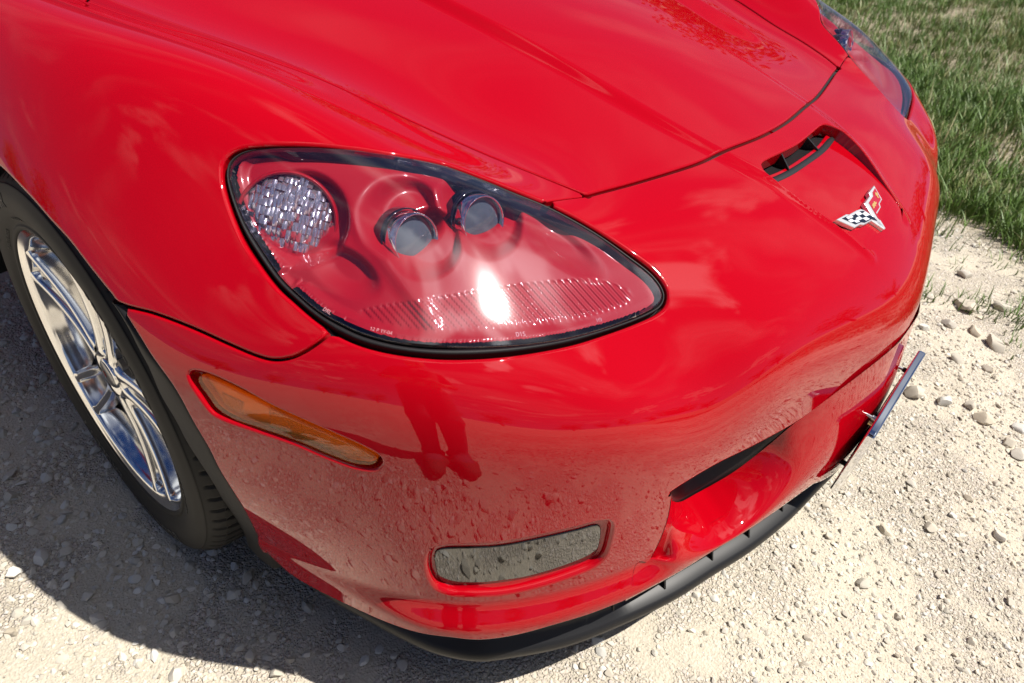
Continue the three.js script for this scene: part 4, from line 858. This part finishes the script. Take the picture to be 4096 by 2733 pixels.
{
  const N = 1024, data = new Uint8Array(N * N * 4), bump = new Uint8Array(N * N * 4);
  // tile of 0.9 m: crushed limestone, fine grains and dust
  const T = 0.9, wrap = (f) => f;
  const cell = (x, y, n, s) => { // distance to the nearest grain centre on a wrapped grid
    const gx = x * n, gy = y * n, ix = Math.floor(gx), iy = Math.floor(gy); let d = 9, id = 0;
    for (let j = -1; j <= 1; j++) for (let i = -1; i <= 1; i++) { const a = ((ix + i) % n + n) % n, b = ((iy + j) % n + n) % n, cx = ix + i + 0.15 + 0.7 * hash3(a, b, s), cy = iy + j + 0.15 + 0.7 * hash3(a, b, s + 7), r = 0.35 + 0.75 * hash3(a, b, s + 3), q = Math.hypot(gx - cx, gy - cy) / r; if (q < d) { d = q; id = hash3(a, b, s + 11); } }
    return [d, id];
  };
  const wn = (x, y, n, s) => { const gx = x * n, gy = y * n, i = Math.floor(gx), j = Math.floor(gy); let u = gx - i, v = gy - j; u = u * u * (3 - 2 * u); v = v * v * (3 - 2 * v); const h = (a, b) => hash3(((i + a) % n + n) % n, ((j + b) % n + n) % n, s); return lerp(lerp(h(0, 0), h(1, 0), u), lerp(h(0, 1), h(1, 1), u), v); };
  for (let j = 0; j < N; j++) for (let i = 0; i < N; i++) {
    const x = i / N, y = j / N, [d1, c1] = cell(x, y, 150, 1), [d2, c2] = cell(x, y, 260, 2), m = wn(x, y, 9, 3) * 0.6 + wn(x, y, 23, 4) * 0.4, fine = wn(x, y, 400, 5);
    const g1 = sstep(0.75, 0.35, d1) * (c1 > 0.35 ? 1 : 0), g2 = sstep(0.8, 0.3, d2) * (c2 > 0.3 ? 1 : 0), dust = sstep(0.42, 0.62, m);
    const grain = Math.max(g1, g2 * 0.7) * (1 - 0.75 * dust), tone = 0.86 + 0.10 * (m - 0.5) + 0.10 * (fine - 0.5) + grain * (g1 > g2 ? (c1 - 0.45) * 0.30 : (c2 - 0.5) * 0.26);
    const hole = (1 - dust) * sstep(0.9, 1.35, Math.min(d1, d2 + 0.2)) * 0.10, warm = 0.5 + 0.5 * Math.sin(c1 * 40);
    const t = (tone - hole) * 0.88, o = (j * N + i) * 4;
    data[o] = clamp(t * 238, 0, 255); data[o + 1] = clamp(t * (226 - 3 * warm * grain), 0, 255); data[o + 2] = clamp(t * (204 + 12 * grain * (1 - warm)), 0, 255); data[o + 3] = 255;
    const h = clamp(110 + grain * 95 + 26 * (fine - 0.5) - hole * 200 + 40 * (m - 0.5), 0, 255); bump[o] = bump[o + 1] = bump[o + 2] = h; bump[o + 3] = 255;
  }
  const tex = (d, srgb) => { const t = new THREE.DataTexture(d, N, N, THREE.RGBAFormat); t.wrapS = t.wrapT = THREE.RepeatWrapping; t.magFilter = THREE.LinearFilter; t.minFilter = THREE.LinearMipmapLinearFilter; t.generateMipmaps = true; if (srgb) t.colorSpace = THREE.SRGBColorSpace; t.needsUpdate = true; return t; };
  const mat = std({ map: tex(data, true), bumpMap: tex(bump, false), bumpScale: 0.008, roughness: 0.95, vertexColors: true });
  const axis = (a, b, s) => { const r = []; for (let v = a; v <= b + 1e-9; v += s) r.push(v); let st = s, v = b; while (v < 700) { st *= 1.28; v += st; r.push(v); } st = s; v = a; while (v > -700) { st *= 1.28; v -= st; r.unshift(v); } return r; };
  const X = axis(-2.6, 2.6, 0.016), Z = axis(-1.1, 3.0, 0.016), pos = [], uv = [], colr = [], idx = [];
  for (const z of Z) for (const x of X) {
    const far = Math.hypot(x, z), k = inGrass(x, z), soil = far < 40 ? sstep(-0.10, 0.35, k) : (x > 3 ? 1 : 0), s = soil * (0.75 + 0.5 * (fbm(x * 5, z * 5, 8, 3) - 0.5));
    pos.push(x, groundY(x, z), z); uv.push(x / T, z / T);
    const pt = 1.0 + 0.14 * (fbm(x * 1.6, z * 1.6, 3.3, 3) - 0.5) * 2;
    colr.push(lerp(pt, 0.40, s), lerp(pt, 0.36, s), lerp(pt * 0.99, 0.26, s));
  }
  const nx = X.length; for (let j = 0; j + 1 < Z.length; j++) for (let i = 0; i + 1 < nx; i++) { const a = j * nx + i; idx.push(a, a + nx, a + 1, a + 1, a + nx, a + nx + 1); }
  const g = new THREE.BufferGeometry(); g.setAttribute('position', new THREE.Float32BufferAttribute(pos, 3)); g.setAttribute('uv', new THREE.Float32BufferAttribute(uv, 2)); g.setAttribute('color', new THREE.Float32BufferAttribute(colr, 3)); g.setIndex(idx); g.computeVertexNormals();
  const o = mesh('gravel_ground', g, mat, scene); o.userData.kind = 'structure';
}
// ------------------------------------------------------------------ pebbles and stones
function stoneGeo(s, detail = 1, squash = 0.65) {
  const g0 = new THREE.IcosahedronGeometry(1, detail); g0.deleteAttribute('uv'); g0.deleteAttribute('normal'); const g = mergeVertices(g0), P = g.attributes.position;
  const planes = []; for (let k = 0; k < 13; k++) { const v = new THREE.Vector3(rnd() - 0.5, rnd() - 0.5, rnd() - 0.5).normalize(); planes.push([v, rr(0.55, 0.85)]); }
  for (let i = 0; i < P.count; i++) {
    const v = new THREE.Vector3().fromBufferAttribute(P, i); v.multiplyScalar(0.85 + 0.35 * noise3(v.x * 1.4 + s, v.y * 1.4, v.z * 1.4));
    for (const [n, d] of planes) { const q = v.dot(n); if (q > d) v.addScaledVector(n, (d - q) * 0.97); }
    P.setXYZ(i, v.x * 1.1, v.y * squash, v.z * 0.9);
  }
  return toCreasedNormals(g, 0.5);
}
const underWheel = (x, z) => (Math.abs(Math.abs(x) - 0.80) < 0.15 && Math.abs(z) < 0.09);
{
  const mat = std({ color: col(1, 1, 1), roughness: 0.92 }), geos = [stoneGeo(1, 1, .7), stoneGeo(5, 1, .6), stoneGeo(9, 1, .8), stoneGeo(13, 1, .55)];
  const lists = geos.map(() => []);
  const shade = () => { const t = rnd(), b = rr(0.42, 0.60); return t < 0.72 ? [b, b * 0.915, b * 0.765] : t < 0.90 ? [b * 1.05, b * 1.0, b * 0.90] : t < 0.97 ? [b * 0.82, b * 0.75, b * 0.62] : [b * 0.62, b * 0.54, b * 0.42]; };
  const scatter = (x0, x1, z0, z1, n, r0, r1) => {
    for (let k = 0; k < n; k++) {
      const x = rr(x0, x1), z = rr(z0, z1), m = fbm(x * 1.7 + 20, z * 1.7, 6.1, 3); if (rnd() > sstep(0.30, 0.66, m) * 0.9 + 0.12 || underWheel(x, z) || (inGrass(x, z) > 0.12 && rnd() < 0.85)) continue;
      const r = r0 * Math.pow(r1 / r0, Math.pow(rnd(), 3.2)); lists[Math.floor(rnd() * geos.length)].push([x, groundY(x, z) + r * rr(-0.15, 0.3), z, r]);
    }
  };
  scatter(-1.75, -0.35, -0.9, 1.4, 30000, 0.0017, 0.0085);
  scatter(-0.6, 2.1, 0.45, 1.75, 95000, 0.0014, 0.0075);
  scatter(1.0, 2.2, 0.2, 1.3, 7000, 0.002, 0.011);
  scatter(-2.4, -0.55, -0.85, 1.9, 11000, 0.0045, 0.017);
  scatter(-3.4, -0.75, 0.75, 4.2, 26000, 0.004, 0.020); scatter(-0.8, 0.8, 1.55, 4.2, 9000, 0.004, 0.018);
  scatter(-3.4, -1.35, -2.5, 0.8, 14000, 0.004, 0.018);
  scatter(0.6, 5, 1.75, 5.5, 14000, 0.0035, 0.013);
  const M = new THREE.Matrix4(), Q = new THREE.Quaternion(), E = new THREE.Euler(), S = new THREE.Vector3(), C = new THREE.Color();
  geos.forEach((g, i) => {
    const L = lists[i], o = new THREE.InstancedMesh(g, mat, L.length); o.name = numbered('loose_gravel'); o.userData = { kind: 'stuff', label: ['fine pale crushed limestone gravel strewn over the ground', 'small rounded limestone chips lying in the gravel', 'coarse pale chips scattered among the gravel', 'thin flat limestone flakes lying in the gravel'][i], category: 'gravel' }; o.castShadow = o.receiveShadow = true;
    L.forEach(([x, y, z, r], k) => { Q.setFromEuler(E.set(rr(-0.6, 0.6), rr(0, 6.28), rr(-0.6, 0.6))); S.set(r * rr(0.8, 1.25), r * rr(0.7, 1.1), r * rr(0.8, 1.2)); M.compose(new THREE.Vector3(x, y, z), Q, S); o.setMatrixAt(k, M); const c = shade(); o.setColorAt(k, C.setRGB(c[0], c[1], c[2])); });
    scene.add(o);
  });
  // bigger stones, each a thing of its own; the first ones where the photograph shows them (pixel, size in pixels)
  const seen = [[3856, 1228, 95], [3793, 1298, 60], [3979, 1379, 85], [3779, 1603, 75], [3881, 1621, 55], [3940, 1677, 85], [4038, 1768, 55], [4084, 1712, 60], [4084, 1817, 70], [3547, 2119, 62], [3733, 2105, 62], [4003, 2144, 60], [3323, 2137, 48], [3309, 2017, 42], [3464, 2330, 70], [3097, 2266, 36], [2786, 2373, 40], [991, 2306, 66], [1227, 2421, 58], [998, 2619, 60], [1101, 2682, 62], [1092, 2533, 40], [1367, 2582, 44], [1456, 2638, 52], [1307, 2608, 34], [1223, 2612, 42], [1157, 2631, 40], [1050, 2416, 34], [655, 2485, 40], [690, 2390, 70], [630, 2250, 44], [760, 2260, 50], [3900, 1330, 60], [3700, 1310, 50], [3830, 1440, 60], [3950, 1480, 44], [3720, 1180, 46], [3860, 1100, 60], [4010, 1230, 70], [3650, 1570, 90], [3880, 1990, 40], [3640, 1950, 34], [3990, 1930, 40], [3760, 2290, 36], [3600, 2460, 40], [3240, 2540, 44], [2900, 2520, 36], [2620, 2610, 34], [4050, 2400, 42], [3900, 2560, 40], [2440, 2690, 46], [2330, 2660, 38], [3180, 2180, 34], [1745 + 700, 2570, 30], [2390, 2560, 56]];
  const stones = [0, 1, 2, 3, 4, 5, 6, 7].map(k => stoneGeo(20 + k * 3, 2, rr(0.55, 0.8))), mats = [[.53, .49, .42], [.48, .43, .35], [.56, .54, .49], [.45, .41, .34], [.50, .44, .34]].map(c => std({ color: col(...c), roughness: 0.9, bumpMap: null }));
  let count = 0;
  const put = (x, z, r) => {
    const tone = Math.floor(rnd() * 5), m = new THREE.Mesh(stones[Math.floor(rnd() * 8)], mats[tone]); m.name = numbered('stone'); m.castShadow = m.receiveShadow = true;
    const size = r > 0.017 ? 'walnut-sized' : r > 0.0095 ? 'hazelnut-sized' : 'pea-sized', shape = ['cream', 'tan', 'whitish', 'grey-brown', 'yellowish'][tone];
    const where = x < -0.55 ? (z < 0.25 ? 'in the shade beside the wheel' : 'in the shade beside the splitter') : inGrass(x, z) > -0.35 ? 'at the edge of the grass' : x > 0.35 ? 'on sunlit gravel past the plate frame' : 'on sunlit gravel before the bumper';
    m.userData = { label: shape + ' ' + size + ' limestone stone ' + where, category: 'stone', group: 'loose stones on the gravel' };
    m.position.set(x, groundY(x, z) + r * 0.28, z); m.rotation.set(rr(-0.4, 0.4), rr(0, 6.28), rr(-0.4, 0.4)); m.scale.setScalar(r); scene.add(m); count++;
  };
  for (const [u, v, s] of seen) { const P = pxPlane(u, v, 1, 0.006), d = Math.hypot(P[0] - CP[0], P[1] - CP[1], P[2] - CP[2]); put(P[0], P[2], s * d / FOCAL / 2.5); }
  let guard = 0;
  while (count < 298 && guard++ < 9000) {
    const k = rnd(); let x, z; if (k < 0.3) { x = rr(-1.35, -0.7); z = rr(-0.7, 0.8); } else if (k < 0.8) { x = rr(-0.2, 1.9); z = rr(0.75, 1.6); } else { x = rr(1.0, 1.9); z = rr(0.55, 1.2); }
    if (fbm(x * 2.3 + 3, z * 2.3, 9.9, 2) < 0.47 || underWheel(x, z)) continue; put(x, z, 0.0055 * Math.pow(2.2, Math.pow(rnd(), 2.2)));
  }
}
// ------------------------------------------------------------------ grass beyond the gravel
{
  const bladeGeo = (n, spread, h0, h1, w) => {
    const pos = [], idx = [], nor = [];
    for (let k = 0; k < n; k++) {
      const a = rr(0, 6.283), r = spread * Math.sqrt(rnd()), bx = Math.cos(a) * r, bz = Math.sin(a) * r, dir = a + rr(-1.2, 1.2), lean = rr(0.15, 1.0), h = rr(h0, h1), wd = w * rr(0.7, 1.3), sx = -Math.sin(dir), sz = Math.cos(dir), b = pos.length / 3, S = 4;
      for (let i = 0; i <= S; i++) { const t = i / S, out = lean * h * t * t * 0.85, y = h * (t - 0.28 * lean * t * t), ww = wd * (1 - t * t * 0.96) * 0.5; const cx = bx + Math.cos(dir) * out, cz = bz + Math.sin(dir) * out; for (const s of [-1, 1]) { pos.push(cx + sx * ww * s, y, cz + sz * ww * s); nor.push(-Math.cos(dir) * 0.5, 0.8, -Math.sin(dir) * 0.5); } }
      for (let i = 0; i < S; i++) { const o = b + i * 2; idx.push(o, o + 1, o + 2, o + 1, o + 3, o + 2); }
    }
    const g = new THREE.BufferGeometry(); g.setAttribute('position', new THREE.Float32BufferAttribute(pos, 3)); g.setIndex(idx); g.computeVertexNormals(); return g;
  };
  const mat = phys({ color: col(1, 1, 1), roughness: 0.55, transmission: 0.0, side: THREE.DoubleSide });
  const kinds = [bladeGeo(16, 0.055, 0.03, 0.085, 0.0038), bladeGeo(14, 0.065, 0.02, 0.065, 0.0034), bladeGeo(8, 0.035, 0.07, 0.16, 0.005), bladeGeo(12, 0.05, 0.015, 0.05, 0.003)];
  const L = kinds.map(() => []);
  const sow = (x0, x1, z0, z1, n) => { for (let k = 0; k < n; k++) { const x = rr(x0, x1), z = rr(z0, z1), q = inGrass(x, z); if (q < -0.42) continue; const dens = q < 0.18 ? 0.05 + 0.95 * sstep(-0.42, 0.25, q) * sstep(0.40, 0.60, fbm(x * 4 + 9, z * 4, 2, 2)) : 1; if (rnd() > dens * (q > 0.1 ? 0.35 + 0.65 * sstep(0.34, 0.52, fbm(x * 2.6 + 40, z * 2.6, 3.7, 3)) : 1)) continue; const t = rnd(), i = q < 0.05 ? (t < 0.8 ? 3 : 1) : t < 0.42 ? 0 : t < 0.78 ? 1 : t < 0.86 ? 2 : 3; L[i].push([x, z, rr(0.75, 1.3), q]); } };
  sow(0.9, 3.6, -0.9, 1.9, 12000); sow(3.4, 8.5, -2.5, 2.6, 11000); sow(1.2, 9, -7, -0.7, 7000); sow(1.2, 9, 1.8, 8, 6000); sow(8, 22, -14, 14, 5000);
  const M = new THREE.Matrix4(), Q = new THREE.Quaternion(), C = new THREE.Color(), up = new THREE.Vector3(0, 1, 0);
  kinds.forEach((g, i) => {
    const o = new THREE.InstancedMesh(g, mat, L[i].length); o.name = numbered('grass'); o.castShadow = o.receiveShadow = true; o.userData = { kind: 'stuff', label: ['green meadow grass growing beyond the gravel', 'low matted green grass beyond the gravel', 'taller grass blades standing out of the meadow', 'thin sparse grass creeping into the gravel edge'][i], category: 'grass' };
    L[i].forEach(([x, z, s, q], k) => {
      Q.setFromAxisAngle(up, rr(0, 6.28)); const sc = s * (x > 8 ? 1.9 : 1); M.compose(new THREE.Vector3(x, groundY(x, z) - 0.002, z), Q, new THREE.Vector3(sc, sc * rr(0.8, 1.2), sc)); o.setMatrixAt(k, M);
      const d = fbm(x * 1.3, z * 1.3, 4.4, 3), t = rnd(), dry = t < 0.13 + 0.30 * sstep(0.48, 0.64, d) ? rr(0.4, 1) : 0; const a = rr(0.8, 1.25);
      o.setColorAt(k, C.setRGB(lerp(0.092 * a, 0.30, dry), lerp(0.165 * a, 0.27, dry), lerp(0.026 * a, 0.12, dry)));
    });
    scene.add(o);
  });
}
// ------------------------------------------------------------------ trees round the clearing, mirrored in the paint
{
  const bark = std({ color: col(0.09, 0.07, 0.05), roughness: 0.95 }), leafMats = [[0.055, 0.085, 0.022], [0.075, 0.105, 0.03], [0.045, 0.075, 0.025]].map(c => std({ color: col(...c), roughness: 0.7, side: THREE.DoubleSide }));
  const treeKinds = [0, 1, 2].map(kind => {
    const parts = [], tips = [], H = [5.0, 6.2, 4.2][kind];
    const limb = (a, b, r0, r1) => { const d = b.clone().sub(a), g = new THREE.CylinderGeometry(r1, r0, d.length(), 7, 3); g.translate(0, d.length() / 2, 0); g.applyQuaternion(new THREE.Quaternion().setFromUnitVectors(new THREE.Vector3(0, 1, 0), d.clone().normalize())); g.translate(a.x, a.y, a.z); parts.push(g); };
    const top = new THREE.Vector3(rr(-0.3, 0.3), H * 0.55, rr(-0.3, 0.3)); limb(new THREE.Vector3(0, -0.2, 0), top, 0.17, 0.09); tips.push(top.clone().add(new THREE.Vector3(0, H * 0.25, 0)));
    for (let k = 0; k < 13; k++) { const a = k * 2.4 + rr(-0.4, 0.4), s = rr(0.25, 0.95), from = top.clone().multiplyScalar(s), to = from.clone().add(new THREE.Vector3(Math.cos(a) * rr(0.8, 1.9), rr(0.5, 1.6), Math.sin(a) * rr(0.8, 1.9))); limb(from, to, 0.055, 0.02); tips.push(to, from.clone().lerp(to, 0.65)); }
    const trunk = join(parts), pos = [], idx = [];
    for (const t of tips) for (let k = 0; k < 120; k++) {
      const v = new THREE.Vector3(rnd() - 0.5, rnd() - 0.5, rnd() - 0.5).normalize().multiplyScalar(0.85 * Math.pow(rnd(), 0.45)); v.y *= 0.7; v.add(t);
      const n = new THREE.Vector3(rnd() - 0.5, rnd() - 0.2, rnd() - 0.5).normalize(), u = new THREE.Vector3(rnd() - 0.5, rnd() - 0.5, rnd() - 0.5).cross(n).normalize(), w = new THREE.Vector3().crossVectors(n, u), s = rr(0.05, 0.12), b = pos.length / 3;
      for (const [p, q] of [[-1, 0], [0, -0.55], [1, 0], [0, 0.55]]) { const P = v.clone().addScaledVector(u, p * s).addScaledVector(w, q * s); pos.push(P.x, P.y, P.z); } idx.push(b, b + 1, b + 2, b, b + 2, b + 3);
    }
    const crown = new THREE.BufferGeometry(); crown.setAttribute('position', new THREE.Float32BufferAttribute(pos, 3)); crown.setIndex(idx); crown.computeVertexNormals();
    return [trunk, crown];
  });
  const spots = []; for (let k = 0; k < 30; k++) { const a = k / 30 * 6.283 + rr(-0.08, 0.08), d = rr(24, 34); spots.push([Math.sin(a) * d, Math.cos(a) * d]); }
  for (let k = 0; k < 8; k++) { const a = rr(1.86, 2.5), d = rr(13, 16); spots.push([Math.sin(a) * d, Math.cos(a) * d]); }
  spots.forEach(([x, z], k) => {
    const i = k % 3, li = (k + (k >> 2)) % 3, s = rr(0.8, 1.15), t = thing('broadleaf_tree', ['bushy', 'tall', 'low'][i] + ' broadleaf tree with ' + ['dark green', 'light green', 'dull green'][li] + ' crown, standing around the clearing', 'tree', 'trees around the clearing');
    mesh('trunk', treeKinds[i][0], bark, t); mesh('crown', treeKinds[i][1], leafMats[li], t); t.position.set(x, 0, z); t.rotation.y = rr(0, 6.28); t.scale.setScalar(s);
  });
}
// ------------------------------------------------------------------ the photographer, mirrored in the bumper
{
  const fwd = new THREE.Vector3(0.80, 0, -0.60), right = new THREE.Vector3(0.60, 0, 0.80), base = new THREE.Vector3(-1.278, 0, 1.061);
  const J = (f, y, r) => new THREE.Vector3(f, y, r);      // forward, up, to the figure's right
  const bones = [];
  const bone = (a, b, ra, rb) => bones.push([a, b, ra, rb]);
  // trunk
  bone(J(-.08, .93, 0), J(-0.095, 1.10, 0), .135, .125); bone(J(-0.095, 1.10, -.03), J(-0.085, 1.36, -.07), .125, .115); bone(J(-0.095, 1.10, .03), J(-0.085, 1.36, .07), .125, .115);
  bone(J(-0.085, 1.40, -.15), J(-0.085, 1.40, .15), .062, .062); bone(J(-0.080, 1.42, 0), J(-0.045, 1.53, 0), .058, .052);
  // head, looking down at the camera's screen
  bone(J(-.030, 1.60, 0), J(-.010, 1.68, 0), .082, .088); bone(J(.025, 1.575, 0), J(.000, 1.62, 0), .040, .06); bone(J(.060, 1.615, 0), J(.050, 1.645, 0), .014, .012);
  for (const s of [-1, 1]) {
    bone(J(-0.025, 1.625, s * .083), J(-0.030, 1.655, s * .086), .016, .018);
    bone(J(-.07, .92, s * .080), J(.00, .52, s * .070), .090, .062); bone(J(.00, .52, s * .070), J(-.02, .10, s * .060), .060, .042);
    bone(J(-.03, .065, s * .060), J(.09, .045, s * .062), .048, .045); bone(J(.09, .045, s * .062), J(.185, .035, s * .066), .045, .034);
    bone(J(-0.085, 1.40, s * .185), J(-0.105, 1.13, s * .250), .054, .044); bone(J(-0.105, 1.13, s * .250), J(0.010, 1.06, s * .125), .041, .030);
    // hand: palm, four fingers, thumb, closed round the camera's grip
    bone(J(0.010, 1.06, s * .125), J(0.050, 1.06, s * .100), .028, .026);
    for (let k = 0; k < 4; k++) { const y = 1.088 - k * .019; bone(J(.050, y, s * .100), J(.080, y - .002, s * .092), .0095, .009); bone(J(.080, y - .002, s * .092), J(.087, y - .003, s * .064), .009, .008); }
    bone(J(0.030, 1.082, s * .095), J(0.035, 1.102, s * .066), .012, .0095);
  }
  const res = 112, half = 0.94, cy = 0.90, mc = new MarchingCubes(res, undefined, false, false, 240000); mc.isolation = 0;
  const smin = (a, b, k) => { const h = Math.max(k - Math.abs(a - b), 0) / k; return Math.min(a, b) - h * h * k / 4; };
  const pre = bones.map(([a, b, ra, rb]) => ({ a, d: b.clone().sub(a), l: b.clone().sub(a).lengthSq(), ra, rb, box: [Math.min(a.x - ra, b.x - rb), Math.max(a.x + ra, b.x + rb), Math.min(a.y - ra, b.y - rb), Math.max(a.y + ra, b.y + rb), Math.min(a.z - ra, b.z - rb), Math.max(a.z + ra, b.z + rb)] }));
  for (let k = 0; k < res; k++) for (let j = 0; j < res; j++) for (let i = 0; i < res; i++) {
    const x = (i / res * 2 - 1) * half, y = (j / res * 2 - 1) * half + cy, z = (k / res * 2 - 1) * half; let m = 0.2;
    if (Math.abs(z) < 0.42 && x > -0.3 && x < 0.42) for (const q of pre) {
      if (x < q.box[0] - 0.06 || x > q.box[1] + 0.06 || y < q.box[2] - 0.06 || y > q.box[3] + 0.06 || z < q.box[4] - 0.06 || z > q.box[5] + 0.06) continue;
      const px = x - q.a.x, py = y - q.a.y, pz = z - q.a.z, t = clamp((px * q.d.x + py * q.d.y + pz * q.d.z) / q.l, 0, 1), d = Math.hypot(px - q.d.x * t, py - q.d.y * t, pz - q.d.z * t) - lerp(q.ra, q.rb, t);
      m = smin(m, d, q.ra < 0.013 ? 0.006 : 0.035);
    }
    mc.field[k * res * res + j * res + i] = -m;
  }
  mc.update();
  const n = mc.count, pos = [], colr = [], P = mc.positionArray, Nn = mc.normalArray, nor = [];
  for (let i = 0; i < n; i++) {
    const f = P[i * 3] * half, y = P[i * 3 + 1] * half + cy, r = P[i * 3 + 2] * half, w = base.clone().addScaledVector(fwd, f).addScaledVector(right, r); pos.push(w.x, y, w.z);
    const nv = new THREE.Vector3().addScaledVector(fwd, Nn[i * 3]).addScaledVector(right, Nn[i * 3 + 2]); nor.push(nv.x, Nn[i * 3 + 1], nv.z);
    const hand = f > 0.01 && y > 0.95 && y < 1.2, forearm = f > -0.06 && y > 0.98 && y < 1.12 && Math.abs(r) > 0.08, skin = hand || forearm || y > 1.50, hair = y > 1.665 || (y > 1.56 && f < -0.075);
    colr.push(...(hair && y > 1.5 ? [.03, .02, .015] : skin ? [.42, .24, .16] : y > 0.96 ? [.06, .07, .09] : y > 0.085 ? [.05, .06, .10] : [.05, .045, .04]));
  }
  const g = new THREE.BufferGeometry(); g.setAttribute('position', new THREE.Float32BufferAttribute(pos, 3)); g.setAttribute('normal', new THREE.Float32BufferAttribute(nor, 3)); g.setAttribute('color', new THREE.Float32BufferAttribute(colr, 3));
  const body = mesh('person', g, std({ color: col(1, 1, 1), vertexColors: true, roughness: 0.85 }), scene); body.name = numbered('person');
  body.userData = { label: 'person in dark shirt and jeans standing on the gravel, holding a camera', category: 'person' };
}

{ // the camera held by the photographer, behind the picture's own viewpoint
  const c = thing('camera', 'small black camera held in front of the standing person', 'camera'), at = camera.position.clone().addScaledVector(new THREE.Vector3(camE[8], camE[9], camE[10]), 0.075);
  const b = new RoundedBoxGeometry(0.118, 0.07, 0.034, 3, 0.007), l = new THREE.CylinderGeometry(0.028, 0.030, 0.035, 24); l.rotateX(Math.PI / 2); l.translate(0, 0, 0.030);
  mesh('camera_body', b, satinBlack, c); l.rotateY(Math.PI); mesh('camera_lens', l, satinBlack, c); c.position.copy(at); c.quaternion.copy(camera.quaternion);
}
renderer.render(scene, camera);
